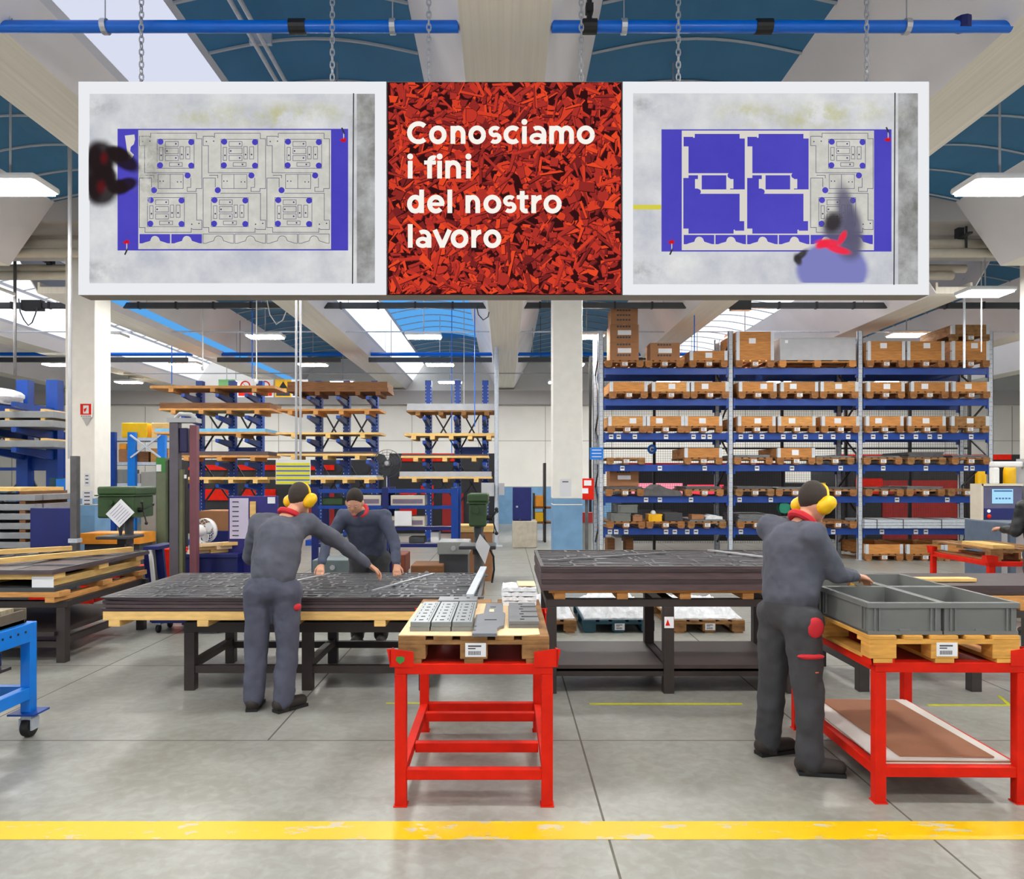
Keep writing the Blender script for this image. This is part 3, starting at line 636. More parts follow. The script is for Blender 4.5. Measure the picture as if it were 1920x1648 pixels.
# ================================================================== PALLETS, BOXES
def pallet_parts(r, m='wood', w=.8, l=1.2, detail=True, tagpaper=True):
    h = w / 2; MBb = MB
    b = MB()
    for k in range(5):
        bw = .145 if k % 2 == 0 else .1; c = -h + .0725 + k * (w - .145) / 4; b.box(c - bw / 2, c + bw / 2, 0, l, .122, .144)
    b.build('deck', m, r, bevel=.003 if detail else 0)
    b = MB()
    for y in (0, l / 2 - .07, l - .14): b.box(-h, h, y, y + .14, .1, .122)
    b.build('stringer', m, r)
    for x in (-h + .0725, 0, h - .0725):
        for y in (0, l / 2 - .05, l - .1):
            if detail or y == 0: MB().box(x - .0725, x + .0725, y, y + .1, .022, .1).build('block', m, r, bevel=.004 if detail else 0)
        MB().box(x - .05, x + .05, 0, l, 0, .022).build('base_board', m, r)
    if tagpaper:
        b = MB().box(-.045, .065, -.004, -.001, .035, .108)
        b.box(-.03, .04, -.005, -.004, .088, .096, 1).box(-.03, .01, -.005, -.004, .076, .082, 1)
        for k in range(9): b.box(-.028 + k * .0075, -.024 + k * .0075, -.005, -.004, .045, .066, 1)
        b.build('paper_tag', ['paper', 'ink'], r)
def pallet(m='wood', detail=True, tagpaper=True, name='wooden_pallet'):
    r = thing(name, '', 'pallet'); pallet_parts(r, m, detail=detail, tagpaper=tagpaper); return r
def pallet_box(n, paper, m='boxwood'):
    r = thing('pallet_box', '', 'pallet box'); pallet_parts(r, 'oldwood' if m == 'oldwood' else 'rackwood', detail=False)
    for k in range(n):
        z = .144 + k * .2
        MB().box(-.385, .385, 0, .022, z, z + .197).box(-.385, .385, 1.178, 1.2, z, z + .197).box(-.385, -.363, .022, 1.178, z, z + .197).box(.363, .385, .022, 1.178, z, z + .197).build('collar', m, r)
        for sx_ in (-1, 1): MB().box(sx_ * .388 - .003, sx_ * .388 + .003, -.003, .06, z + .01, z + .187).box(min(sx_ * .325, sx_ * .391), max(sx_ * .325, sx_ * .391), -.006, .0, z + .0, z + .2).build('corner_bracket', 'brack', r)
    if paper is not None:
        z = .144 + (n - 1) * .2 if n < 3 else .144 + .3
        MB().box(paper - .07, paper + .07, -.005, -.002, z + .05, z + .16).build('paper_sheet', 'paper', r)
    return r
def carton(m='card', lines=3, w=.6, h=.36, l=.5, tagged=True):
    r = thing('carton', '', 'carton')
    MB().box(-w / 2, w / 2, 0, l, 0, h).build('box_body', m, r, bevel=.006)
    b = MB()
    for k in range(lines):
        z = h * (.84 - k * .30)
        if tagged and k == 1: continue
        for q in range(5): b.box(-.16 + q * .06, -.115 + q * .06, -.0022, -.001, z, z + h * .1, 0)
    b.build('print', 'ink', r)
    if tagged: MB().box(-.14, .14, -.003, -.001, h * .42, h * .68).build('paper_sheet', 'paper', r)
    MB().box(-.03, .03, -.0015, l, h, h + .0015).build('packing_tape', 'tan', r)
    return r

# ================================================================== PALLET RACK (right)
RY = 15.7; UPX = (2.02, 4.745, 7.47, 10.215); LEV = {6: 690, 5: 748, 4: 812, 3: 871, 2: 930, 1: 990}
LZ = {k: Z(v, RY) for k, v in LEV.items()}
rk = thing('pallet_rack', 'tall blue and grey pallet rack loaded with pallet boxes', 'rack', (2.02, RY, 0))
o = (2.02, RY, 0)
for x in UPX:
    for y in (RY, RY + 1.0):
        b = MB(o).box(x - .05, x + .05, y, y + .012, 0, 4.82).box(x - .05, x - .04, y, y + .07, 0, 4.82).box(x + .04, x + .05, y, y + .07, 0, 4.82).box(x - .08, x + .08, y - .03, y + .1, 0, .012)
        for k in range(46): b.box(x - .022, x - .012, y - .001, y, .12 + k * .1, .135 + k * .1, 1).box(x + .012, x + .022, y - .001, y, .12 + k * .1, .135 + k * .1, 1)
        b.build('upright', ['galv', 'stmid'], rk)
    for k in range(7):
        z = .3 + k * .62; a_, c_ = (RY + .06, RY + 1.0) if k % 2 else (RY + 1.0, RY + .06)
        MB(o).bar((x, a_, z), (x, c_, z + .6), .03, .03).build('brace', 'dgrey', rk)
rnd = random.Random(11)
TAGX = {4: [(.06, .12, .25, .5, .72, .8, .85), (.06, .14, .23, .4, .49, .58, .7, .8, .92), (.08, .18, .31, .42, .53, .61, .86)], 3: [(.15, .45, .81), (.19, .47, .86), (.16, .5, .82, .87)],
        2: [(.34, .45, .7), (.05, .3, .62), (.27, .67, .95)], 1: [(.05, .1, .18, .5, .57, .67, .74), (.06, .5, .8), (.15, .42, .5, .85)]}
for lev, z in LZ.items():
    for bay in range(3):
        xa, xb = UPX[bay] + .052, UPX[bay + 1] - .052
        for y in (RY - .01, RY + 1.02):
            bm = MB(o).box(xa, xb, y, y + .05, z - .14, z).box(xa, xa + .04, y - .006, y + .056, z - .2, z + .02).box(xb - .04, xb, y - .006, y + .056, z - .2, z + .02)
            be = bm.build('beam', 'blue', rk, bevel=.004)
            if y < RY and lev in TAGX:
                for t in TAGX[lev][bay]:
                    b = MB(o); xx = xa + t * (xb - xa); b.box(xx - .045, xx + .045, y - .005, y - .001, z - .125, z - .03, 0); b.box(xx - .035, xx + .03, y - .006, y - .005, z - .085, z - .06, 1)
                    b.build('location_tag', ['paper', 'ink'], be)
MB(o).box(UPX[0] - .09, UPX[0] + .09, RY - .1, RY - .05, 0, .22).build('post_guard', 'yellow', rk)
# blue number board on the first upright
r = thing('number_board', 'small blue board with white writing on the first rack upright', 'sign', (X(1118, RY), RY - .06, Z(850, RY)))
MB().box(-.14, .14, 0, .012, -.13, .12).build('board', 'sky', r)
b = MB()
for k in range(3): b.box(-.1, .1, -.003, 0, .06 - k * .07, .075 - k * .07)
b.build('lettering', 'white', r)
BAYN = ('bay by the white column', 'middle bay', 'bay by the control panel'); LEVN = {6: 'top shelf', 5: 'second shelf from top', 4: 'third shelf from top', 3: 'fourth shelf from top', 2: 'fifth shelf from top', 1: 'lowest shelf', 0: 'floor under'}
POSN = ('first', 'middle', 'last')
CONT = {6: [('ctn',), ('ctn1',), ('b', 1)], 5: 0, 4: 0}
ROWS = {5: [(1143, 1222, 1295), (1385, 1463, 1538), (1625, 1707, 1785)], 4: [(1140, 1212, 1283), (1383, 1458, 1540), (1623, 1702, 1783)], 3: [(1138, None, 1283), (1377, 1457, 1530), (1620, 1702, 1785)],
        2: [(1136, None, 1285), (1380, 1455, 1535), (1623, 1700, 1778)], 1: [(1138, 1212, 1290), (1383, 1462, 1535), (None, None, None)], 0: [(None,) * 3, (None, None, None), (1622, 1699, 1770)]}
PY = RY - .12
def px_x(px): return X(px, PY) + .4
papers = (-.02, .02, 0, -.1, .12, -.06, -.13, None)
PB = ('plain', 'corner')
for lev in (5, 4):
    for bay in range(3):
        for j in range(3):
            pp = papers[(lev * 3 + bay * 5 + j * 2) % 8]; mm = 'boxwood' if (lev * 7 + bay * 3 + j) % 4 else 'wood'
            if (lev, bay, j) == (4, 2, 2): mm = 'oldwood'
            place(('pb', 1, pp, mm), lambda: pallet_box(1, pp, mm), (px_x(ROWS[lev][bay][j]), PY, LZ[lev]), 0,
                  ('grey ' if mm == 'oldwood' else '') + 'low pallet box, %s on %s, %s' % (POSN[j], LEVN[lev], BAYN[bay]), 'pallet box', 'pallet boxes on the rack')
def pb(n, px, z, lab, pp=0, mm='boxwood', dz=0): return place(('pb', n, pp, mm), lambda: pallet_box(n, pp, mm), (px_x(px), PY, z + dz), 0, lab, 'pallet box', 'pallet boxes on the rack')
T = LZ[6]
pb(1, 1293, T, 'low pallet box beside single carton on top shelf, bay by the white column'); pb(3, 1380, T, 'tall three collar pallet box on top shelf, middle bay', -.06, 'boxwood')
pb(2, 1626, T, 'two collar pallet box beside grey uprights on top shelf, bay by the control panel', -.06); pb(2, 1700, T, 'two collar pallet box in middle of top shelf, bay by the control panel', .02)
pb(2, 1784, T, 'two collar pallet box carrying another box, end of the top shelf', .08); pb(1, 1784, T + .5452, 'pallet box stacked highest at the end of top shelf', None, 'oldwood')
pb(1, 1283, LZ[3], 'pallet box at end of fourth shelf from top, bay by the white column', None); pb(1, 1457, LZ[3], 'pallet box in middle of fourth shelf from top, middle bay', -.02)
for j in range(3): pb(1, ROWS[0][2][j], 0, '%s pallet box standing on the floor under the rack end bay' % ('first', 'second', 'third')[j], None)
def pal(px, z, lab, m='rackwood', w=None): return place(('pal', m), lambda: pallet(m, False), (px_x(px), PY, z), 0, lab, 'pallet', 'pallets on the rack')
pal(1135, T, 'pallet under three stacked cartons on top shelf of rack'); pal(1210, T, 'pallet under the single carton on top shelf of rack')
g = thing('wooden_pallet', 'wide pallet under long grey metal box on top shelf', 'pallet', ((X(1461, PY) + X(1606, PY)) / 2, PY, T)); pallet_parts(g, 'boxwood', w=1.6, detail=False, tagpaper=False)
CW = .58
for k, (w, lab) in enumerate(((.6, 'bottom'), (.6, 'middle'), (.56, 'topmost'))):
    place(('ctn', w), lambda: carton(w=w, h=.375 if k < 2 else .33, tagged=k < 2), (px_x(1137) - .02, PY + .02, T + .144 + (0, .376, .752)[k]), 0, 'brown carton with white sheet, %s of the three stacked cartons' % lab if k < 2 else 'brown carton without sheet, topmost of the three stacked cartons', 'carton', 'cartons on top of the rack')
place(('ctn', 2), lambda: carton(w=.62, h=.37), (px_x(1209) + .03, PY + .03, T + .144), 0, 'brown carton standing alone beside the three stacked cartons', 'carton', 'cartons on top of the rack')
x0, x1 = X(1463, PY), X(1605, PY)
r = thing('metal_box', 'long light grey sheet metal box on top shelf, middle bay', 'metal box', (x0, PY, T + .144)); MB().box(0, x1 - x0, 0, 1.1, 0, .47).box(-.01, x1 - x0 + .01, -.01, 1.11, .45, .475).build('box_body', 'lgrey', r, bevel=.005); MB().box(.1, .16, -.005, 0, .36, .42).build('tag', 'paper', r)
for lev in (3, 2, 1):
    for bay in range(3):
        for j in range(3):
            px = ROWS[lev][bay][j]
            if px is None or (lev, bay, j) in ((3, 0, 2), (3, 1, 1)): continue
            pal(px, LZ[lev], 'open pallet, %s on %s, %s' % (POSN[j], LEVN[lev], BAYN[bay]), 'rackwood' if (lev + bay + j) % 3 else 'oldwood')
def sheets(px, lev, w, n, th, lab, m='steel', dx=0, h0=.144, l=1.1):
    x = px_x(px) + dx; b = MB(); rn = random.Random(px)
    for k in range(n): q = rn.uniform(-.02, .02); b.box(x - w / 2 + q, x + w / 2 + q, PY + .03, PY + .03 + l, LZ[lev] + h0 + k * th, LZ[lev] + h0 + (k + .82) * th)
    return tag(b.build('sheet_stack', m), lab, 'sheet metal')
SHN = 'sheet metal parts, %s on %s, %s'
for lev, bay, j, n, th in ((3, 1, 0, 3, .02), (3, 1, 2, 3, .014), (3, 2, 0, 2, .02), (3, 2, 1, 6, .02), (3, 2, 2, 2, .03), (2, 0, 0, 2, .03), (2, 0, 2, 3, .02), (2, 1, 0, 3, .02), (2, 1, 1, 2, .02), (2, 1, 2, 3, .014), (2, 2, 0, 2, .02), (2, 2, 1, 3, .02), (1, 1, 0, 5, .03), (1, 1, 1, 3, .02), (1, 0, 2, 2, .02)):
    sheets(ROWS[lev][bay][j], lev, .74, n, th, SHN % (POSN[j], LEVN[lev], BAYN[bay]), 'steel' if (lev + j) % 2 else 'stmid')
x = X(1205, PY); zl = LZ[2]
tag(MB().prism([(x, zl), (x + .85, zl), (x + .8, zl + .1), (x + .5, zl + .17), (x + .36, zl + .24), (x + .22, zl + .15), (x + .02, zl + .17)], PY + .05, PY + 1, 0).build('sheet_stack', 'stmid'), 'grey heap of sheet metal between two pallets on fifth shelf', 'sheet metal')
def bundle(px0, px1, lab):
    x0, x1 = X(px0, PY), X(px1, PY); r = thing('profile_bundle', lab, 'metal bundle', (x0, PY, LZ[1]))
    for k in range(3): MB().box(0, x1 - x0, .0, .9, .002 + k * .06, .055 + k * .06).build('profile', 'galv', r, bevel=.004)
    b = MB()
    for q in (.25, .8, 1.6, 2.3): b.box(q, q + .02, -.003, .903, 0, .186)
    b.build('strap', 'dgrey', r)
bundle(1621, 1853, 'long strapped bundle of grey profiles on lowest shelf, end bay')
# odd goods on the lowest shelf and floor, bay by the column
def onp(px, lev, h=.144): return px_x(px), PY, LZ[lev] + h
def crate_small(m='grey', w=.4, l=.6, h=.17):
    r = thing('plastic_crate', '', 'plastic crate'); t = .012
    b = MB().box(-w / 2, w / 2, 0, l, 0, t).box(-w / 2, w / 2, 0, t, 0, h).box(-w / 2, w / 2, l - t, l, 0, h).box(-w / 2, -w / 2 + t, t, l - t, 0, h).box(w / 2 - t, w / 2, t, l - t, 0, h)
    b.build('tub', m, r)
    e = .012
    MB().box(-w / 2 - e, w / 2 + e, -e, 0, h - .03, h).box(-w / 2 - e, w / 2 + e, l, l + e, h - .03, h).box(-w / 2 - e, -w / 2, 0, l, h - .03, h).box(w / 2, w / 2 + e, 0, l, h - .03, h).build('rim', m, r, bevel=.003)
    for x in (-w / 2 + .03, -w / 2 + .055, w / 2 - .055, w / 2 - .03): MB().box(x - .004, x + .004, -e * .8, 0, .02, h - .03).build('rib', m, r)
    for y in (.03, .06, l - .06, l - .03):
        for xa, xb in ((-w / 2 - e * .8, -w / 2), (w / 2, w / 2 + e * .8)): MB().box(xa, xb, y - .004, y + .004, .02, h - .03).build('rib', m, r)
    MB().box(-w / 2 - e * .5, w / 2 + e * .5, -e * .5, 0, 0, .02).box(-.03, .03, -e * .6, 0, .02, .03).build('foot_rim', m, r)
    return r
x, y, z = onp(1138, 1)
place('cr', crate_small, (x - .1, y + .05, z), 0, 'grey plastic crate resting on pallet, lowest shelf by the column', 'plastic crate'); place('cr', crate_small, (x + .05, y + .1, z + .175), 0, 'grey plastic crate stacked highest on lowest shelf by the column', 'plastic crate')
place(('ctn', 's'), lambda: carton(w=.2, h=.13, l=.3, tagged=False, lines=1), (x + .25, y + .05, z), 0, 'small open brown carton beside grey crates on lowest shelf', 'carton')
x, y, z = onp(1212, 1)
place('ycr', lambda: crate_small('yellow', .26, .4, .15), (x - .2, y + .05, z), 0, 'yellow plastic bin on lowest rack shelf', 'plastic bin'); tag(MB().ell((x - .22, y + .2, z + .16), (.06, .08, .07), 12).build('white_bundle', 'white'), 'white lump lying in the yellow bin on the rack', 'bundle')
box1('metal_case', x, x + .38, y + .1, y + .7, z, z + .17, 'dgrey', 'dark grey case beside the yellow bin on the rack', 'case', bevel=.01)
x, y, z = onp(1290, 1); box1('carton', x - .3, x - .05, y + .08, y + .4, z + .042, z + .14, 'card', 'tiny brown carton amid sheet scraps on lowest shelf', 'carton')
tag(MB().prism([(x - .02, z + .042), (x + .34, z + .042), (x + .33, z + .1), (x + .12, z + .14), (x, z + .1)], y + .05, y + .5).build('wrapped_part', 'wrap'), 'crumpled pale sheeting beside tiny carton on lowest shelf', 'wrapping')
x, y, z = onp(1378, 1, .144); r = thing('cable_reel', 'green wire reel on lowest shelf of the middle bay', 'reel', (px_x(1440), PY + .2, LZ[1] + .305 + .12))
MB().lathe([(.12, -.06), (.12, -.05), (.05, -.05), (.05, .05), (.12, .05), (.12, .06)], 18, (0, 0, 0), 0, 'y').build('drum', mat('teal reel', (20, 120, 96), .5), r)
x, y, z = onp(1135, 2, .204); r = place(('ctn', 'g'), lambda: carton(w=.62, h=.34, tagged=True, lines=1), (x + .05, y + .35, z), 0, 'brown carton with grey band on fifth shelf by column', 'carton')
for k, (px, h) in enumerate(((1140, .28), (1175, .3))): box1('cardboard_divider', X(px, 16), X(px + 14, 16), 16.1, 16.5, 0, .42, 'browny', '%s brown upright board on floor under first rack bay' % ('outer', 'inner')[k], 'board')
box1('white_board', X(1154, 16), X(1168, 16), 16.2, 16.4, 0, .42, 'wcard', 'pale board between brown boards under first rack bay', 'board')
for k in range(5): box1('steel_profile', 2.3 + k * .42, 3.9 + k * .16, RY + .2 + k * .13, RY + .28 + k * .13, 0, .05 + .012 * k, ('steel', 'stmid', 'dgrey', 'steel', 'black')[k], 'long %s profile on floor under first rack bay, row %s from front' % (('bright steel', 'dull steel', 'dark grey', 'mid grey', 'black')[k], ('one', 'two', 'three', 'four', 'five')[k]), 'profile')
for k, (px, py) in enumerate(((1230, 1033), (1262, 1034))): box1('yellow_strap', X(px, 15.5), X(px + 22, 15.5), 15.45, 15.52, 0, .03, 'yellow', '%s yellow strap lying before rack on the floor' % ('nearer column', 'farther')[k], 'strap')
# mesh guard behind the rack
MY = 17.5
r = thing('mesh_guard', 'fine dark wire mesh guard standing behind the pallet rack', 'mesh fence', (2.0, MY, 0))
b = MB((2.0, MY, 0)); x = 2.05
while x < 10.9: b.box(x, x + .004, MY, MY + .004, .2, 4.5); x += .055
z = .2
while z < 4.52: b.box(2.05, 10.9, MY, MY + .004, z, z + .004); z += .055
b.build('mesh', 'wiref', r)
for x in (2.0, 3.5, 5.0, 6.5, 8.0, 9.5, 10.9): MB((2.0, MY, 0)).box(x - .03, x + .03, MY, MY + .06, 0, 4.55).build('post', 'black', r)
for z in (4.5, 2.4): MB((2.0, MY, 0)).box(2.0, 10.93, MY + .005, MY + .05, z, z + .04).build('rail', 'black', r)
r = thing('round_sign', 'round blue mandatory sign with white mark on mesh guard', 'sign', (X(1224, 17.4), 17.487, Z(842, 17.4))); MB().lathe([(.11, 0), (.11, .012)], 24, (0, 0, 0), 0, 'y').build('disc', 'sky', r); MB().ell((0, -.003, 0), (.055, .004, .06), 14).build('symbol', 'white', r); MB().box(-.03, .05, -.012, -.006, -.03, .02).build('symbol', 'sky', r)

# ================================================================== MACHINES BEHIND
def machine(name, lab, x0, x1, d, y0, y1, parts, depth=2.0):
    """enclosure: x range in metres, y range picture rows at distance d; parts = (fx0, fx1, fz0, fz1, mat, name)"""
    zt = Z(y0, d); r = thing(name, lab, 'machine', ((x0 + x1) / 2, d, 0)); o = ((x0 + x1) / 2, d, 0)
    MB(o).box(x0, x1, d, d + depth, 0, zt).build('enclosure', mat('machine charcoal', (36, 36, 40), .6, var=.08), r, bevel=.02)
    for fx0, fx1, fz0, fz1, m, n in parts: MB(o).box(x0 + fx0 * (x1 - x0), x0 + fx1 * (x1 - x0), d - .04, d, zt * fz0, zt * fz1).build(n, m, r)
    MB(o).box(x0 + .05, x1 - .05, d - .02, d, 0, .12).build('plinth', 'black', r)
    return r
glow = emat('red lit machine window', (255, 70, 90), 1.2); glowp = emat('pink lit machine window', (255, 150, 170), 1.15)
machine('laser_machine', 'dark cutting machine with glowing red windows behind first rack bay', 3.2, 7.7, 20.5, 868, 0, [(.06, .37, .60, .74, glowp, 'lit_window'), (.06, .37, .52, .60, glow, 'lit_window'), (.40, .62, .52, .72, glow, 'lit_window'), (0, 1, .93, 1.0, 'red', 'top_band'), (.08, .3, .1, .4, 'dgrey', 'service_door')])
machine('laser_machine', 'dark machine with red doors behind the last rack bay', 9.2, 14.4, 20.5, 852, 0, [(.08, .22, .5, .72, 'red', 'door_panel'), (.22, .62, .02, .70, 'dred', 'door_panel'), (.4, .52, .48, .60, 'lgrey', 'notice'), (0, .9, .94, 1.0, 'red', 'top_band')])
machine('press_machine', 'teal machine with yellow top lights behind the middle rack bay', 7.8, 9.0, 21.0, 905, 0, [(0, .6, .55, .8, 'teal', 'panel'), (.6, 1, .85, 1, 'yellow', 'top_band'), (.1, .5, .2, .5, 'teal', 'panel')])
machine('laser_machine', 'black machine enclosure with red top behind the third cantilever rack', -3.6, -.3, 23.2, 850, 0, [(.12, .62, .9, 1.0, 'red', 'top_band'), (.3, .42, .35, .6, 'red', 'door_panel'), (.5, .7, .02, .5, 'dred', 'door_panel'), (.1, .26, .2, .55, 'red', 'door_panel')])
machine('laser_machine', 'charcoal machine with red stripe behind the first cantilever rack', -10.5, -4.0, 23.2, 862, 0, [(.1, .8, .86, .93, 'red', 'stripe'), (.18, .32, .45, .6, 'red', 'door_panel'), (.36, .52, .45, .6, 'red', 'door_panel'), (.6, .8, .02, .55, 'dred', 'door_panel')])
machine('laser_machine', 'black machine with red lid behind the far left rack', -16.0, -13.2, 17.0, 850, 0, [(0, .8, .85, 1, 'red', 'lid')])
r = thing('gas_cylinder_cage', 'two yellow gas bottles by the back wall beside the rack end', 'gas bottles', (X(1862, 20), 20, 0))
for k in range(2): MB().cap((k * .75 - .25, 0, 0), (k * .75 - .25, 0, Z(925, 20) + .6), .22, .2, 16).build('bottle', 'yellow', r, smooth=True)

# ================================================================== CANTILEVER RACKS (middle left)
CD = 20.0
def cantilever(name, lab, cols, d, ytop, lev_py, armL=1.0, m='blue', mark=True, w=.17):
    zt = Z(ytop, d); r = thing(name, lab, 'rack', (cols[1], d, 0)); o = (cols[1], d, 0)
    for x in cols:
        b = MB(o).box(x - w / 2, x + w / 2, d, d + .2, 0, zt)
        if mark:
            k = .3
            while k < zt - .1: b.box(x - w / 2 + .01, x - w / 2 + .025, d - .002, d, k, k + .03, 1).box(x + w / 2 - .025, x + w / 2 - .01, d - .002, d, k, k + .03, 1); k += .09
        b.build('column', [m, 'white'], r); MB(o).box(x - .08, x + .08, d - armL, d, 0, .14).build('base', m, r)
        for z in lev_py:
            MB(o).prism([(d, z - .02), (d, z - .20), (d - armL, z - .09), (d - armL, z - .01)], x - .045, x + .045, 0, 'yz').build('arm', m, r)
    n = len(cols)
    for i in range(n - 1):
        a_, c_ = cols[i], cols[i + 1]
        for z0, z1 in ((zt * .22, zt * .5), (zt * .55, zt * .86)):
            MB(o).bar((a_, d + .18, z0), (c_, d + .18, z1), .04, .04).bar((a_, d + .22, z1), (c_, d + .22, z0), .04, .04).build('cross_brace', 'dgrey', r)
        MB(o).box(a_, c_, d + .12, d + .16, zt * .52, zt * .52 + .3 if i == n - 2 else zt * .52 + .06).build('tie_panel', m, r)
    return r
FD = CD - 1.0
def lz(py): return Z(py, FD)
RA = [X(p, CD) for p in (373, 434, 486)]; RB = [X(p, CD) for p in (597, 649, 702)]; RC = [X(p, CD) for p in (803, 858, 910)]
LA = (737, 778, 822, 866, 907); LB = (742, 778, 822, 862, 907); LC = (780, 825, 866, 905)
cantilever('cantilever_rack', 'blue cantilever rack carrying wood pallets, nearest the white column', RA, CD, 714, [lz(p) for p in LA])
cantilever('cantilever_rack', 'blue cantilever rack carrying wood boards, between the other two racks', RB, CD, 714, [lz(p) for p in LB])
cantilever('cantilever_rack', 'blue cantilever rack with grey beams and open top, beside the grey pole', RC, CD, 713, [lz(p) for p in LC])
def load(px0, px1, py, lab, m='pale', th=.06, blocks=4, depth=.96, top=None, toph=.08, name='board_pallet'):
    x0, x1 = X(px0, FD), X(px1, FD); z = lz(py); r = thing(name, lab, 'loaded boards', (x0, FD, z)); w = x1 - x0
    bw = w / max(1, blocks)
    for k in range(blocks): MB().box((k + .5) * bw - .06, (k + .5) * bw + .06, -.02, depth, 0, .09).build('bearer', m, r)
    MB().box(0, w, -.03, depth, .09, .09 + th).build('deck', m, r)
    if top: MB().box(.02, w - .02, -.03, depth, .09 + th, .09 + th + toph).build('load_sheet', top, r)
    return r
RNA, RNB, RNC = 'first cantilever rack', 'second cantilever rack', 'third cantilever rack'
load(282, 516, 735, 'long wooden pallet deck on top arms of ' + RNA, 'wood', .07, 3); load(299, 508, 776, 'wooden deck stacked in two layers, second arms of ' + RNA, 'wood', .05, 4, top='browny', toph=.14)
load(290, 500, 820, 'wood deck under pale blue and white sheets, third arms of ' + RNA, 'wood', .05, 2, top=mat('pale blue sheet', (110, 180, 224), .6), toph=.08)
load(318, 505, 864, 'wood deck with brown steel sheet, fourth arms of ' + RNA, 'wood', .05, 3, top='rust', toph=.10); load(318, 502, 906, 'bare yellow wood deck, lowest arms of ' + RNA, 'pale', .07, 4)
load(538, 728, 741, 'dark brown boards heaped on top arms of ' + RNB, 'browny', .09, 5, top='browny', toph=.16); load(520, 712, 777, 'orange wood deck, second arms of ' + RNB, 'wood', .05, 4)
load(518, 712, 821, 'pale wood deck, third arms of ' + RNB, 'pale', .05, 3); load(520, 700, 861, 'wood deck, fourth arms of ' + RNB, 'pale', .05, 3, top='rust', toph=.05); load(545, 708, 906, 'wood deck with thin grey sheet, lowest arms of ' + RNB, 'pale', .06, 4, top='galv', toph=.05)
load(762, 934, 779, 'grey steel beam on wood, top arms of ' + RNC, 'oldwood', .04, 4, top='lgrey', toph=.17); load(758, 934, 824, 'bare pale wood deck, second arms of ' + RNC, 'pale', .07, 5)
load(752, 916, 865, 'wood deck with thin brown sheet, third arms of ' + RNC, 'pale', .05, 3, top='rust', toph=.04); load(748, 922, 904, 'light grey beam on wood, lowest arms of ' + RNC, 'pale', .05, 3, top='lgrey', toph=.13)
# safety banner hung behind the racks
d = 22.0; r = thing('safety_banner', 'row of red, yellow and blue safety notices hanging behind cantilever racks', 'sign', (X(510, d), d, Z(728, d)))
for k, (px, m1, m2) in enumerate(((460, 'white', 'red'), (497, 'white', 'red'), (531, 'yellow', 'yellow'), (562, 'white', 'navy'), (425, 'green2', 'green2'))):
    x = X(px, d) - X(510, d); MB().box(x - .24, x + .24, 0, .02, -.26, .26).build('notice', m1, r)
    b = MB()
    if m1 == 'white': b.lathe([(.15, -.012), (.15, 0), (.115, 0), (.115, -.012)], 20, (x, 0, .07), 0, 'y', True); b.bar((x - .1, -.006, .17), (x + .1, -.006, -.03), .01, .03, 0, (0, 1, 0))
    b.box(x - .2, x + .2, -.012, 0, -.22, -.12); b.build('symbol', m2 if m1 == 'white' else 'dgrey' if m1 == 'yellow' else 'white', r)
    if m1 == 'yellow': MB().prism([(x - .13, .0), (x + .13, .0), (x, .2)], -.012, 0).build('symbol', 'black', r)
for px in (425, 562): x = X(px, d) - X(510, d); MB().tube([(x, 0, .26), (x, 0, ceil_z(X(px, d)) - Z(728, d))], .012, 6).build('hanger', 'alu', r)

# far left nearer cantilever rack with beams
LD = 14.2
LCOL = [X(-60, LD), X(41, LD), X(97, LD)]
FLZ = [Z(p, LD - 1.1) for p in (752, 800, 838)]
cantilever('cantilever_rack', 'near blue cantilever rack with grey beams left of the white column', LCOL, LD, 712, FLZ, 1.1, mark=False, w=.22)
def steelpack(x0, x1, y0, y1, z, n, lab, th=.09, gap=.03, m='beamg', wood=True):
    r = thing('steel_pack', lab, 'steel beams', ((x0 + x1) / 2, (y0 + y1) / 2, z)); o = tuple(r.location); q = z
    for k in range(n):
        MB(o).box(x0, x1, y0, y1, q, q + th).build('beam', m, r, bevel=.008); q += th
        if k < n - 1 or wood:
            for t in (.12, .5, .88): xx = x0 + t * (x1 - x0); MB(o).box(xx - .04, xx + .04, y0 + .01, y1 - .01, q, q + gap).build('spacer', 'pale', r)
            q += gap
    return r
for k, (zz, n) in enumerate(((FLZ[1], 2), (FLZ[2], 1))):
    steelpack(-9.6, -7.95, LD - 1.05, LD - .05, zz, n, 'two layer pack of grey steel beams on middle arms of near rack' if n == 2 else 'single grey steel beam layer on lower arms of near left rack', .12, .04)
tag(MB().ell((X(20, LD), LD - .5, FLZ[0] + .15), (.55, .4, .16), 18).box(X(-20, LD), X(50, LD), LD - .9, LD - .1, FLZ[0], FLZ[0] + .2).build('wrapped_bundle', 'wrap', smooth=True), 'bundle wrapped in white sheeting on top arms of near left rack', 'bundle')
# stack of grey beams on the floor in front
r = thing('steel_pack', 'tall stack of grey steel beams with wooden spacers at left edge', 'steel beams', (-7.6, 10.6, 0)); o = tuple(r.location)
z = .25; MB(o).box(-9.2, -6.5, 10.2, 11.2, 0, .25).build('trestle', 'dgrey', r)
while z < Z(930, 10.2):
    MB(o).box(-9.2, -6.42, 10.2, 10.36, z, z + .085).box(-9.2, -6.42, 10.4, 11.2, z, z + .085).build('beam', 'beamg', r, bevel=.006); z += .085
    for xx in (-8.1, -6.6): MB(o).box(xx - .04, xx + .04, 10.21, 11.19, z, z + .045).build('spacer', 'browny', r)
    z += .045
MB(o).box(-9.2, -6.62, 10.2, 11.2, z, z + .05).build('top_board', 'pale', r)
box1('leaning_sheet', X(56, 10.0), X(133, 10.0), 10.0, 10.05, .1, Z(952, 10.0), 'navy', 'dark blue steel panel leaning by the grey pole', 'panel', bevel=.01)
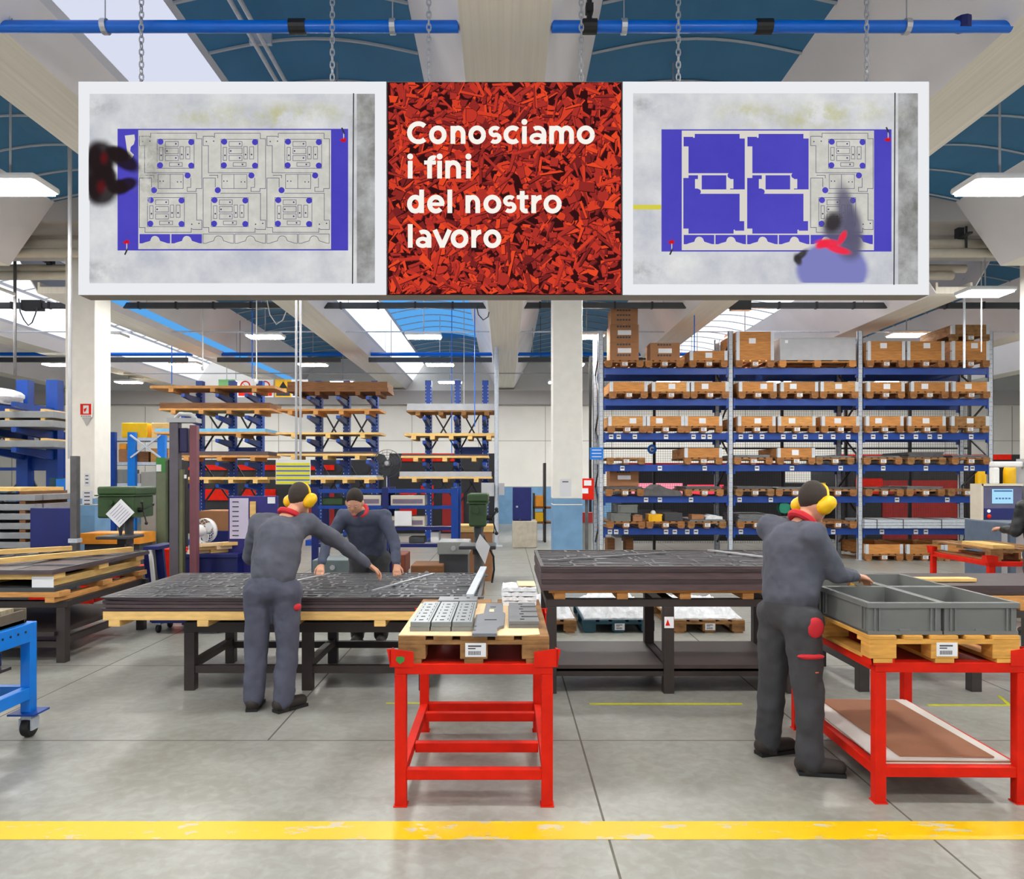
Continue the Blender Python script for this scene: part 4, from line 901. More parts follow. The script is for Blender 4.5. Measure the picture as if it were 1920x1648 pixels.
r = thing('locker', 'bright blue locker beside the near left cantilever rack', 'cabinet', (X(118, 13.4), 13.4, 0)); MB().box(-.13, .15, 0, .5, 0, Z(898, 13.4)).build('body', 'sky', r, bevel=.01); MB().box(-.3, -.13, .1, .5, 0, Z(896, 13.4)).build('side', 'teal', r)
# far left store racks with boxes
SDp = 24.0
b0 = thing('storage_rack', 'blue storage rack with boxes of parts behind the white column', 'rack', (X(265, SDp), SDp, 0)); o = (X(265, SDp), SDp, 0)
for px in (120, 208, 246, 302): x = X(px, SDp); MB(o).box(x - .12, x + .12, SDp, SDp + .15, 0, Z(810, SDp)).build('upright', 'sky' if px in (246, 302) else 'blue', b0)
for py in (820, 866, 906, 940): MB(o).box(X(90, SDp), X(318, SDp), SDp + .16, SDp + 1.1, Z(py, SDp) - .1, Z(py, SDp)).build('shelf', 'galv', b0)
MB(o).bar((X(246, SDp), SDp - .03, Z(858, SDp)), (X(302, SDp), SDp - .03, Z(816, SDp)), .05, .05).bar((X(246, SDp), SDp - .06, Z(816, SDp)), (X(302, SDp), SDp - .06, Z(858, SDp)), .05, .05).build('cross_brace', 'galv', b0)
BX = [(228, 276, 820, 28, 'yellow', 'wood'), (284, 318, 820, 28, 'pale', 'pale'), (108, 133, 820, 40, 'pale', 'pale'), (95, 106, 820, 30, 'orange', 'orange'), (222, 240, 866, 24, 'card', 'card'), (250, 278, 866, 20, 'browny', 'browny'), (282, 316, 866, 26, 'wood', 'wood'), (218, 242, 906, 26, 'mgrey', 'mgrey'), (252, 262, 906, 18, 'lgrey', 'lgrey'), (266, 296, 906, 18, 'orange', 'brk'), (110, 130, 866, 24, 'browny', 'browny'), (219, 243, 940, 22, 'browny', 0), (250, 282, 940, 20, 'dgrey', 0), (286, 316, 940, 24, 'card', 0), (223, 237, 842, 11, 'orange', 0), (112, 131, 906, 22, 'dgrey', 0)]
NM = ['yellow box', 'pale wooden box', 'tall pale box', 'orange box', 'cardboard box', 'low brown box', 'tan wooden box', 'grey parts bin', 'small light grey bin', 'bin of reddish parts', 'brown box', 'dark brown box', 'dark grey bin', 'tan carton', 'small orange box', 'dark bin']
WH = ['on the top shelf right of the column', 'on top shelf by the rack end', 'on top shelf seen left of the column', 'on top shelf near the blue columns', 'on middle shelf beside the column', 'on middle shelf behind the brace', 'on middle shelf by the rack end', 'on lower shelf beside the column', 'on lower shelf by the upright', 'on lower shelf behind grey cabinet', 'on middle shelf seen left of column', 'on bottom shelf beside the column', 'in mid bottom shelf', 'at the end of bottom shelf', 'stacked on the cardboard box', 'on lower shelf seen left of column']
for i, (a_, c_, py, h, m, _) in enumerate(BX):
    box1('storage_box', X(a_, SDp + .2), X(c_, SDp + .2), SDp + .2, SDp + .9, Z(py, SDp), Z(py, SDp) + h * SDp / F, m, NM[i] + ' ' + WH[i] + ' of far storage rack', 'box', 'boxes on the far storage rack', bevel=.02)

# ================================================================== RED PALLET STANDS
def red_stand(shelf=False):
    r = thing('pallet_stand', '', 'pallet stand'); w, l, t = .836, 1.22, .06
    for x in (0, w - t):
        for y in (0, l - t):
            MB().box(x, x + t, y, y + t, .006, .70).build('leg', 'red', r, bevel=.004); MB().box(x - .006, x + t + .006, y - .006, y + t + .006, 0, .006).build('foot_plate', 'red', r)
    MB().box(0, w, 0, t, .70, .755).box(0, w, l - t, l, .70, .755).box(0, t, t, l - t, .70, .755).box(w - t, w, t, l - t, .70, .755).build('top_frame', 'red', r, bevel=.004)
    MB().box(t, w - t, t, l - t, .742, .75).build('deck_plate', 'dred', r)
    for y in (.005, l - t + .005, .40, .95): MB().box(t, w - t, y, y + .05, .14, .195).build('cross_rail', 'red', r, bevel=.003)
    for x in (.005, w - t + .005): MB().box(x, x + .05, t, l - t, .14, .195).build('side_rail', 'red', r, bevel=.003)
    for sx_ in (0, 1):
        for sy in (0, 1):
            fx = lambda v: w - v if sx_ else v
            fy = lambda v: l - v if sy else v
            b = MB()
            P = [(-.022, .74), (.10, .74), (.10, .82), (.0, .835), (-.04, .835)]
            b.prism([(fx(p[0]), p[1]) for p in P], fy(-.008), fy(-.0005))
            b.prism([(fy(p[0]), p[1]) for p in [(-.008, .74), (.10, .74), (.10, .82), (-.008, .835)]], fx(-.026), fx(-.018), 0, 'yz')
            b.build('corner_guide', 'red', r)
    return r
c1 = (-.583, 3.94, 0)
st = place('stand', red_stand, c1, 0, 'bright red steel pallet stand at the centre with open lower rails', 'pallet stand', None)
MB().prism([(.008, .775), (.03, .757), (.052, .772), (.055, .79), (.04, .797), (.012, .795)], -.010, -.0085).build('paint_mark', 'green2', st)['label'] = 'green paint spot on the corner'
pl = thing('wooden_pallet', 'weathered wooden pallet on the central red stand under steel plates', 'pallet', (-.166, 3.955, .755)); pallet_parts(pl, 'oldwood')
zt = .755 + .144
b = MB().prism([(-.565, 3.965), (-.2, 3.95), (.10, 3.96), (.185, 3.985), (.18, 4.95), (-.56, 4.95)], zt + .0005, zt + .005, 0, 'xy')
tag(b.build('card_sheet', 'tan'), 'tan card sheet spread on the weathered pallet under steel plates', 'card sheet'); zt += .005
def slot_plate(th=.026):
    r = thing('steel_plate', '', 'steel plate'); w, l = .107, .66
    MB().box(0, w, 0, l, 0, th).build('plate_body', mat('light steel plate', (138, 144, 146), .38, .45, .08, 14), r, bevel=.0015)
    b = MB()
    for k in range(6):
        y = .05 + k * .1
        b.box(.04, .064, y, y + .022, th, th + .0006).box(.018, .022, y - .012, y + .035, th, th + .0006).box(.082, .086, y + .012, y + .055, th, th + .0006)
    b.box(.094, .0965, .02, l - .05, th, th + .0006)
    b.build('slots', 'hole', r)
    return r
ORD = ('left', 'middle', 'right')
for k in range(3):
    for q in range(2):
        place('slot', slot_plate, (-.517 + k * .1135 + (.004 if q else 0), 4.045 + (.003 if q == 0 else 0), zt + q * .027), 0, '%s slotted steel plate in the %s of three stacks on the pallet' % (('lower', 'upper')[q], ORD[k]), 'steel plate', 'slotted plates on the central pallet')
r = thing('steel_plate', 'plain steel plate with two holes behind the slotted stacks', 'steel plate', (-.43, 4.76, zt)); MB().box(0, .25, 0, .17, 0, .05).build('plate_body', 'steel', r, bevel=.002); MB().box(.1, .13, .07, .1, .05, .051).box(.18, .2, .1, .12, .05, .051).build('hole', 'hole', r)
x0 = -.168
pp = [(x0 - .005, 3.915), (x0 + .125, 3.915), (x0 + .125, 4.06), (x0 + .135, 4.08), (x0 + .135, 4.10), (x0 + .16, 4.13), (x0 + .17, 4.5), (x0 + .155, 4.55), (x0 + .155, 4.86), (x0 + .045, 4.86), (x0 + .04, 4.5), (x0 - .005, 4.45)]
r = thing('steel_plate', 'long stepped grey steel plate overhanging the front edge of central pallet', 'steel plate', (0, 0, 0))
MB().prism(pp, zt + .0005, zt + .018, 0, 'xy').build('plate_body', mat('long grey plate', (124, 126, 132), .42, .4, .06, 9), r, bevel=.001)
MB().box(x0 + .072, x0 + .1, 4.55, 4.63, zt + .018, zt + .0188).build('cutout', 'tan', r); MB().box(x0 + .05, x0 + .12, 4.28, 4.3, zt + .018, zt + .0188).box(x0 + .075, x0 + .11, 4.7, 4.72, zt + .018, zt + .0188).box(x0 - .004, x0 + .012, 3.99, 4.0, zt + .018, zt + .0188).box(x0 - .004, x0 + .012, 4.1, 4.11, zt + .018, zt + .0188).build('cutout', 'hole', r)
for k in range(2):
    x0, y0 = .02 + k * .004, 4.14 + k * .004; b = MB(); b.box(x0, x0 + .07, y0, y0 + .62, zt + k * .019, zt + .018 + k * .019)
    for q in range(4): b.box(x0 + .07, x0 + .165, y0 + q * .165, y0 + q * .165 + .125, zt + k * .019, zt + .018 + k * .019)
    r = thing('comb_plate', '%s comb shaped steel plate with open slots at right of pallet' % ('lower', 'upper')[k], 'steel plate'); b.build('plate_body', 'steel', r, bevel=.001)
    if k:
        b = MB()
        for q in range(4): b.box(x0 + .06, x0 + .085, y0 + q * .165 + .05, y0 + q * .165 + .075, zt + .037, zt + .0376)
        b.build('hole', 'hole', r)
rn = random.Random(5)
for k in range(4):
    b = MB(); z0 = zt + k * .03; n = 14
    x0, x1, y0, y1 = -.02 + rn.uniform(-.01, .01), .205, 4.88, 5.13; vs = []
    for j in range(n + 1):
        for i in range(n + 1): vs.append((x0 + (x1 - x0) * i / n + rn.uniform(-.003, .003), y0 + (y1 - y0) * j / n + rn.uniform(-.004, .004), z0 + .018 + rn.uniform(0, .012)))
    m_ = len(vs); vs += [(v[0], v[1], z0) for v in vs]
    g = lambda i, j: j * (n + 1) + i
    fs = [(g(i, j), g(i + 1, j), g(i + 1, j + 1), g(i, j + 1)) for i in range(n) for j in range(n)] + [(m_ + g(i, j), m_ + g(i, j + 1), m_ + g(i + 1, j + 1), m_ + g(i + 1, j)) for i in range(n) for j in range(n)]
    for i in range(n): fs += [(g(i, 0), m_ + g(i, 0), m_ + g(i + 1, 0), g(i + 1, 0)), (g(i, n), g(i + 1, n), m_ + g(i + 1, n), m_ + g(i, n)), (g(0, i), g(0, i + 1), m_ + g(0, i + 1), m_ + g(0, i)), (g(n, i), m_ + g(n, i), m_ + g(n, i + 1), g(n, i + 1))]
    b.add(vs, fs); tag(b.build('folded_sheeting', 'wrap'), 'white crumpled folded sheeting behind comb plates, layer %s from bottom' % ('one', 'two', 'three', 'four')[k], 'sheeting', 'folded white sheeting')
tag(MB().prism([(.09, 4.9), (.2, 4.9), (.2, 5.12), (.08, 5.12)], zt + .122, zt + .126, 0, 'xy').build('card_sheet', 'tan'), 'small tan card lying on the folded white sheeting', 'card sheet')

# right stand with crates
r2 = place('stand', red_stand, (1.975, 3.98, 0), math.radians(-.8), 'red steel pallet stand at right carrying grey crates and cardboard', 'pallet stand')
for c in list(r2.children):
    if c.name.startswith('paint_mark'): bpy.data.objects.remove(c)
r2.scale = (.965, 1, 1)
CX = 2.375
pl = thing('wooden_pallet', 'yellow wooden pallet with barcode tag under grey crates', 'pallet', (CX - .04, 3.965, .755)); pallet_parts(pl, mat('yellow pallet wood', (214, 156, 70), .7, var=.2, scale=3, stretch=(2, 2, 14), bump=.1))
zt = .755 + .144
def big_crate(): return crate_small('grey', .385, .575, .172)
NR = ('front row nearest worker', 'front row outer', 'rear row nearest worker', 'rear row outer')
for k, (xx, yy) in enumerate(((-.2, .025), (.205, .025), (-.2, .63), (.205, .63))):
    place('crate', big_crate, (CX + xx - .04, 3.965 + yy, zt + .001), 0, 'grey plastic crate on yellow pallet, ' + NR[k], 'plastic crate', 'grey crates on the yellow pallet')
tag(MB().prism([(2.15, zt + .014), (2.33, zt + .014), (2.31, zt + .12), (2.2, zt + .17)], 4.7, 4.76).build('yellow_part', 'yellow'), 'yellow part standing in the rear crate near worker', 'part')
tag(MB().prism([(2.16, 4.08), (2.66, 4.06), (2.66, 5.10), (2.16, 5.12)], .214, .222, 0, 'xy').build('cardboard_sheet', 'cardd'), 'brown cardboard sheet lying on white sheets under grey crates', 'cardboard')
for k in range(3):
    q = k * .006; tag(MB().prism([(2.035 - q, 4.03 + q), (2.74 - q, 4.02 + q), (2.755, 5.14), (2.045, 5.15)], .1955 + k * .006, .2008 + k * .006, 0, 'xy').build('cardboard_sheet', 'wcard' if k != 1 else 'card'), '%s card sheet on the lower rails of right red stand' % ('lowest white', 'brown middle', 'white upper')[k], 'cardboard')

# far right stand with pallet
r3 = place('stand', red_stand, (X(1855, 8.7), 8.7, 0), 0, 'distant red pallet stand at the right edge below the control panel', 'pallet stand')
for c in list(r3.children):
    if c.name.startswith('paint_mark'): bpy.data.objects.remove(c)
pl = thing('wooden_pallet', 'wooden pallet with pale board on the distant red stand', 'pallet', (X(1855, 8.7) + .45, 8.75, .755)); pallet_parts(pl, 'oldwood', detail=False)
box1('pale_board', X(1862, 8.8), X(1902, 8.8), 8.8, 9.4, .9, .94, 'pale', 'pale board on the pallet of distant red stand', 'board')
box1('yellow_cabinet', X(1848, 13.5), X(1862, 13.5), 13.5, 13.9, 0, .95, 'yellow', 'narrow yellow post box by the rack end upright', 'post')

# ================================================================== DARK STEEL WORK TABLES
def work_table(name, lab, x0, x1, y0, y1, zt, legs, shelf=False, lowrail=True, fh=.06, lw=.085):
    r = thing(name, lab, 'work table', ((x0 + x1) / 2, (y0 + y1) / 2, 0)); o = tuple(r.location)
    for x in legs:
        for y in (y0, y1 - lw): MB(o).box(x, x + lw, y, y + lw, 0, zt - fh).build('leg', 'dark', r, bevel=.004)
        MB(o).box(x + .012, x + lw - .012, y0 + lw, y1 - lw, .17, .23).build('side_rail', 'dark', r)
    MB(o).box(x0, x1, y0, y0 + .08, zt - fh, zt).box(x0, x1, y1 - .08, y1, zt - fh, zt).build('top_rail', 'dark', r, bevel=.003)
    for x in legs: MB(o).box(x, x + lw, y0 + .08, y1 - .08, zt - fh, zt).build('cross_rail', 'dark', r)
    if lowrail:
        for a_, c_ in zip(legs, legs[1:]): [MB(o).box(a_ + lw, c_, yy, yy + .058, .14, .20).build('low_rail', 'dark', r) for yy in (y0 + .012, y1 - .07)]
    if shelf:
        for a_, c_ in zip(legs, legs[1:]): MB(o).box(a_ + lw, c_, y0 + .012, y1 - .012, .18, .23).build('shelf', mat('brown shelf plate', (66, 57, 54), .45, .1, .16, 3), r)
    return r
work_table('work_table', 'dark steel work table under the wide cut sheet, left of centre', -2.62, -.62, 6.09, 7.07, .56, (-2.62, -1.66, -.705), fh=.085)
work_table('work_table', 'dark steel work table with lower shelf, right of centre', .33, 2.36, 6.0, 6.9, .76, (.33, 1.275, 2.27), True)
work_table('work_table', 'dark work table half hidden behind red stand with crates', 2.87, 4.9, 6.05, 6.95, .66, (2.87, 3.78, 4.8), False, False)
work_table('work_table', 'dark work table under stacked pallets of sheets at left edge', -7.0, -4.1, 7.0, 8.6, .58, (-7.0, -4.21), False, True)
MB((-5.55, 7.8, 0)).box(-6.9, -4.2, 6.95, 8.5, .26, .30).build('shelf', 'dark', bpy.data.objects['work_table.003'])
box1('safety_sticker', 1.28, 1.355, 5.996, 5.9995, .53, .62, 'paper', None, None, parent=bpy.data.objects['work_table.001']).location = (0, 0, 0)
stk = bpy.data.objects['safety_sticker']; ro = stk.parent.location
stk.data.transform(Matrix.Translation((-ro.x, -ro.y, 0))); stk['label'] = 'white red sticker on table leg'
MB((ro.x, ro.y, 0)).prism([(1.288, .55), (1.325, .55), (1.306, .6)], 5.993, 5.996).build('sticker_mark', 'red', stk)

def long_pallet(lab, x0, x1, y0, y1, z, m='pale', battens=5, bh=.05, th=.07, name='board_pallet'):
    r = thing(name, lab, 'pallet', (x0, y0, z)); w = x1 - x0
    for k in range(battens):
        c = .09 + k * (w - .18) / (battens - 1); MB().box(c - .045, c + .045, 0, y1 - y0, 0, bh).build('batten', m, r, bevel=.004)
    n = 9; pw = (y1 - y0) / n
    for k in (0, n // 2, n - 1): MB().box(0, w, k * pw, k * pw + pw * .96, bh, bh + th).build('plank', m, r, bevel=.004)
    return r
def skeleton(lab, x0, x1, y0, y1, z, nx, ny, seed, mat_='steel', th=.008, irr=.35):
    """cut-out sheet: what is left between the openings after the parts fell out"""
    rn = random.Random(seed); xs_ = [x0 + .03 + (x1 - x0 - .06) * (i + rn.uniform(-irr, irr) * (0 < i < nx)) / nx for i in range(nx + 1)]
    ys_ = [y0 + .03 + (y1 - y0 - .06) * (j + rn.uniform(-irr, irr) * .6 * (0 < j < ny)) / ny for j in range(ny + 1)]
    b = MB(); fwx, fwy = .011, .010
    b.box(x0, x0 + .03, y0, y1, z, z + th).box(x1 - .03, x1, y0, y1, z, z + th).box(x0 + .03, x1 - .03, y0, y0 + .025, z, z + th).box(x0 + .03, x1 - .03, y1 - .025, y1, z, z + th)
    for j in range(1, ny): b.box(x0 + .03, x1 - .03, ys_[j] - fwy * .7, ys_[j] + fwy * rn.uniform(.2, 1.0), z, z + th + .0015, 1)
    for j in range(ny):
        for i in range(1, nx):
            if rn.random() < .8: xx = xs_[i] + rn.uniform(-.05, .05); b.box(xx - fwx, xx + fwx * rn.uniform(.4, 1.6), ys_[j], ys_[j + 1], z, z + th)
            if rn.random() < .3: xx = xs_[i]; q = ys_[j] + (ys_[j + 1] - ys_[j]) * .5; b.box(xx - .1, xx, q - .012, q + .012, z, z + th)
            if rn.random() < .22: b.box(xs_[i] + .02, xs_[i] + .14, ys_[j], ys_[j + 1] - .02, z - .004, z + .003)
    r = b.build('cut_sheet', [mat_, 'steel']); return tag(r, lab, 'steel sheet')
def curled_sheet(lab, x0, x1, y0, y1, z, th, m, curl=0, n=24):
    """thin plate whose left end lifts by curl"""
    b = MB(); pts = []
    for i in range(n + 1):
        t = i / n; pts.append((x0 + (x1 - x0) * t, z + curl * max(0, (1 - t / .22)) ** 2))
    poly = pts + [(p[0], p[1] + th) for p in reversed(pts)]
    b.prism(poly, y0, y1); return tag(b.build('steel_sheet', m), lab, 'steel sheet')
# left-centre table load
long_pallet('long pale board pallet on dark table under the wide cut sheet', -3.18, -.2, 5.9, 7.35, .56)
tiers = ('lowest', 'second', 'third', 'fourth')
for k in range(4):
    curled_sheet(tiers[k] + ' dark steel sheet in the pile on the board pallet, left of centre', -3.19 + .012 * (k % 2), -.2, 5.9 + .008 * k, 7.38, .68 + k * .026, .023, ('rust2', 'rust', 'rust2', 'rust')[k], .004 * k)
skeleton('wide cut out steel sheet skeleton topping pile left of centre', -3.2, -.19, 5.9, 7.4, .786, 24, 17, 4, 'stmid', .008, .4)
for k, (xa, xb) in enumerate(((-2.1, -1.72), (-1.1, -.7))): tag(MB().bar((xa, 6.2, .8), (xb, 7.3, .8), .02, .012).build('steel_strip', 'alu'), '%s shiny steel strip laid slanting over the wide cut sheet' % ('nearer worker', 'outer')[k], 'steel strip')
tag(MB().bar((-.28, 5.95, .8), (-.21, 7.3, .86), .06, .02).build('steel_strip', 'galv'), 'bright broad steel strip at outer end of the wide cut sheet', 'steel strip')
# right table load
long_pallet('board pallet on shelf table under the thick brown sheet pile', .35, 2.55, 6.0, 7.2, .76, 'wood', 5, .05, .028)
for k, (h, m) in enumerate(((.05, 'rust'), (.035, 'rust2'), (.06, 'rust'), (.018, 'rust2'), (.018, 'rust'))):
    z = .838 + (0, .051, .087, .148, .167)[k]
    curled_sheet(('lowest', 'second', 'thick third', 'thin fourth', 'thin topmost')[k] + ' brown steel sheet of pile on shelf table, right of centre', .285 + .008 * (k % 2), 2.6, 5.95 + .005 * (k % 3), 7.28, z, h - .001, m, 0, 2)
skeleton('cut out steel sheet skeleton topping brown pile on shelf table', .283, 2.6, 5.95, 7.28, 1.024, 9, 8, 9, 'stmid', .009, .35)
tag(MB().bar((1.95, 7.15, 1.045), (2.5, 6.05, 1.045), .035, .012).build('steel_strip', 'lgrey'), 'pale steel strip lying slanting on cut sheet beside the standing worker', 'steel strip')
tag(MB().bar((.36, 6.2, 1.05), (1.6, 7.0, 1.04), .03, .012).build('steel_strip', 'steel'), 'grey steel strip crossing the cut sheet on shelf table', 'steel strip')
# half hidden table load
box1('pale_board', 3.45, 3.98, 6.3, 6.42, .86, .885, 'pale', 'pale board lying beyond the grey crates on dark table', 'board')
box1('steel_sheet', 2.95, 4.9, 6.1, 6.9, .78, .855, 'rust2', 'dark sheet pile beyond the grey crates at right edge', 'steel sheet'); long_pallet('board pallet beyond the grey crates at right edge', 2.95, 4.9, 6.05, 6.95, .66, 'wood', 4, .05, .065)
# left edge table load
long_pallet('lower board pallet of two stacked on table at left edge', -7.0, -4.12, 6.9, 8.6, .58, 'wood', 5, .05, .05)
curled_sheet('dark steel sheet between two board pallets at left edge', -7.0, -4.16, 6.9, 8.62, .682, .035, 'dgrey', 0, 2)
bp = long_pallet('upper board pallet of two stacked on table at left edge', -7.0, -4.2, 6.95, 8.7, .718, 'pale', 5, .07, .05)
MB().box(2.6, 2.8, -.008, -.002, -.01, .1).build('paper_sheet', 'paper', bp)
curled_sheet('brown steel sheet on the upper board pallet at left edge', -7.0, -4.18, 6.9, 8.78, .84, .03, 'rust', 0, 2)
skeleton('cut out dark sheet on top of the piles at left edge', -7.0, -4.19, 6.9, 8.78, .871, 6, 4, 14, 'stmid', .012)
b = MB().bar((-5.2, 7.0, .915), (-4.3, 8.6, .915), .07, .05); tag(b.build('timber_batten', 'pale'), 'pale timber batten lying across cut sheet, nearer aisle', 'timber')
b = MB().bar((-6.4, 7.6, .915), (-5.05, 8.7, .915), .07, .05); tag(b.build('timber_batten', 'pale'), 'pale timber batten lying across cut sheet, nearer left edge', 'timber')

# white wrapped pallets standing beyond the right table
for k, (x0, m, lab, lab2) in enumerate(((.0, 'oldwood', 'old pallet behind the shelf table, nearest the central stand', 'white crumpled sheeting on pallet nearest the central stand'), (.87, 'teal', 'dark green pallet with white tag behind the shelf table', 'white crumpled sheeting heaped on dark green pallet'), (1.88, 'oldwood', 'brown pallet with paper tag behind shelf table', 'white crumpled sheeting heaped on brown pallet behind table'))):
    p = thing('wooden_pallet', lab, 'pallet', (x0 + .4, 8.34, 0)); pallet_parts(p, m)
    rn = random.Random(30 + k); b = MB(); n = 16; vs = []; h0 = (.12, .15, .12)[k]
    for j in range(n + 1):
        for i in range(n + 1):
            u, v = i / n, j / n; e = min(1, 6 * min(u, 1 - u, v, 1 - v) + .12)
            vs.append((x0 + .02 + .76 * u, 8.37 + 1.14 * v, .146 + h0 * e * rn.uniform(.7, 1.25)))
    m_ = len(vs); vs += [(v_[0], v_[1], .1445) for v_ in vs]; g = lambda i, j: j * (n + 1) + i
    fs = [(g(i, j), g(i + 1, j), g(i + 1, j + 1), g(i, j + 1)) for i in range(n) for j in range(n)]
    for i in range(n): fs += [(g(i, 0), m_ + g(i, 0), m_ + g(i + 1, 0), g(i + 1, 0)), (g(i, n), g(i + 1, n), m_ + g(i + 1, n), m_ + g(i, n)), (g(0, i), g(0, i + 1), m_ + g(0, i + 1), m_ + g(0, i)), (g(n, i), m_ + g(n, i), m_ + g(n, i + 1), g(n, i + 1))]
    fs.append((m_ + g(0, 0), m_ + g(0, n), m_ + g(n, n), m_ + g(n, 0)))
    tag(b.add(vs, fs).build('wrapping', 'wrap'), lab2, 'wrapping')

# ================================================================== BLUE TROLLEY (left edge)
r = thing('blue_trolley', 'bright blue steel trolley on black caster at left edge', 'trolley', (-3.17, 5.0, 0)); o = tuple(r.location)
for y in (4.98, 3.95): MB(o).box(-3.235, -3.165, y, y + .07, .17, .77).build('post', 'sky', r, bevel=.005)
MB(o).box(-3.24, -3.16, 3.95, 4.98, .645, .77).box(-4.2, -3.24, 4.98, 5.05, .645, .77).build('top_rail', 'sky', r, bevel=.005)
MB(o).box(-3.23, -3.17, 4.0, 4.98, .26, .34).box(-4.2, -3.23, 4.99, 5.05, .26, .34).build('low_rail', 'sky', r, bevel=.004)
b = MB(o)
for k in range(9): b.lathe([(.008, 0), (.008, .004)], 8, (-3.16, 4.92 - k * .075, .72), 0, 'x')
b.build('bolt_hole', 'hole', r)
MB(o).box(-3.29, -3.11, 4.93, 5.1, .16, .172).build('caster_plate', 'blue', r)
cs = MB(o).box(-3.235, -3.165, 4.985, 5.06, .12, .16).box(-3.245, -3.232, 4.98, 5.06, .05, .13).box(-3.168, -3.155, 4.98, 5.06, .05, .13).build('caster', 'galv', r)
MB(o).lathe([(.02, -.026), (.062, -.026), (.066, -.015), (.066, .015), (.062, .026), (.02, .026)], 20, (-3.2, 5.02, .066), 0, 'x').build('wheel', 'black', cs, smooth=True)
MB(o).box(-4.2, -3.24, 4.0, 4.98, .755, .768).build('deck', 'sky', r)
r = thing('wooden_crate', 'dark weathered wooden crate on the blue trolley', 'crate', (-3.6, 4.5, .77)); o = tuple(r.location)
MB(o).box(-4.1, -3.19, 4.36, 4.98, .772, .80).box(-4.1, -3.19, 4.34, 4.36, .772, .87).box(-4.1, -3.19, 4.96, 4.98, .772, .87).box(-3.21, -3.19, 4.36, 4.96, .772, .86).build('body', mat('grey old crate wood', (92, 82, 70), .9, var=.25), r, bevel=.004); MB(o).box(-4.1, -3.25, 4.4, 4.94, .80, .875).build('lid', mat('grey planks', (150, 138, 116), .85, var=.2, stretch=(2, 10, 2)), r)
r = thing('tool_case', 'blue case with white and red label below trolley deck', 'case', (-3.6, 4.6, .5)); MB().box(-.6, .3, -.2, .3, 0, .1).build('body', 'navy', r, bevel=.01); MB().box(.301, .303, -.15, .02, .01, .09).build('label', 'paper', r); MB().box(.303, .304, -.15, -.06, .03, .09).build('label', 'red', r)
box1('trolley_shelf', -4.2, -3.24, 4.1, 4.9, .48, .498, 'dark', parent=bpy.data.objects['blue_trolley']).data.transform(Matrix.Translation((3.17, -5.0, 0)))

# ================================================================== POLES, MAST, DRILLS, FANS
d = 9.06; r = thing('steel_post', 'grey steel post with floor plate before the white column', 'post', (X(141, d), d, 0))
MB().box(-.04, .04, -.04, .04, .012, Z(855, d)).build('post', 'stmid', r, bevel=.004); MB().box(-.15, .15, -.13, .13, 0, .012).build('base_plate', 'dgrey', r); MB().box(-.055, .055, -.055, .055, .95, 1.0).build('collar', 'galv', r)
x = X(131, d) - X(141, d); pts = [(x, .0, Z(860, d)), (x, .0, Z(300, d)), (x - .005, 0, Z(245, d)), (x + .02, 0, Z(234, d)), (x + .06, 0, Z(231, d)), (x + .5, 0, Z(231, d))]
MB().tube([(p[0] , p[1], p[2]) for p in pts], .024, 10).build('riser_pipe', 'lgrey', r, smooth=True)
# lifting mast on wheels
d = 8.4; r = thing('lifting_mast', 'twin column lifting mast on a wheeled base left of the worker', 'lifting mast', (X(342, d), d, 0))
z1 = Z(792, d)
MB().box(X(317, d) - X(342, d), X(334, d) - X(342, d), 0, .1, .16, z1).build('column', mat('mast grey', (98, 92, 100), .4, .4, .1), r, bevel=.006)
MB().box(X(334, d) - X(342, d), X(341, d) - X(342, d), .02, .08, .16, Z(880, d)).build('guide_rail', mat('olive strip', (110, 112, 80), .6), r)
MB().box(X(355, d) - X(342, d), X(368, d) - X(342, d), 0, .09, .16, z1 - .03).build('column', mat('mast red grey', (126, 74, 84), .45, .2, .1), r, bevel=.006)
MB().box(X(334, d) - X(342, d), X(350, d) - X(342, d), .02, .12, Z(848, d), Z(802, d)).build('motor', mat('indigo housing', (36, 30, 84), .5), r, bevel=.01)
MB().box(-.17, .16, -.02, .14, z1, z1 + .05).tube([(-.1, .05, z1 + .05), (-.05, .05, z1 + .1), (.08, .05, z1 + .09), (.13, .05, z1 + .04)], .025, 8).build('head_plate', 'lgrey', r)
MB().box(-.3, .5, -.1, .3, .12, .16).build('base', 'navy', r)
for xx in (-.25, .42): c_ = MB().box(xx - .03, xx + .03, -.06, .02, .09, .12).build('caster', 'galv', r); MB().lathe([(.045, -.015), (.05, 0), (.045, .015)], 14, (xx, -.04, .05), 0, 'x').build('wheel', 'black', c_)
for xx in (-.25, .42): c_ = MB().box(xx - .03, xx + .03, .22, .29, .09, .12).build('caster', 'galv', r); MB().lathe([(.045, -.015), (.05, 0), (.045, .015)], 14, (xx, .25, .05), 0, 'x').build('wheel', 'black', c_)
tag(MB().tube([(X(351, 8.35), 8.3, .16), (X(351, 8.35), 8.3, Z(895, 8.35))], .007, 6).tube([(X(351, 8.35), 8.3, Z(897, 8.35)), (X(351, 8.35), 8.3, Z(890, 8.35))], .014, 8, 1).build('marker_rod', ['black', 'white']), 'thin black rod with white tip between the mast columns', 'rod')
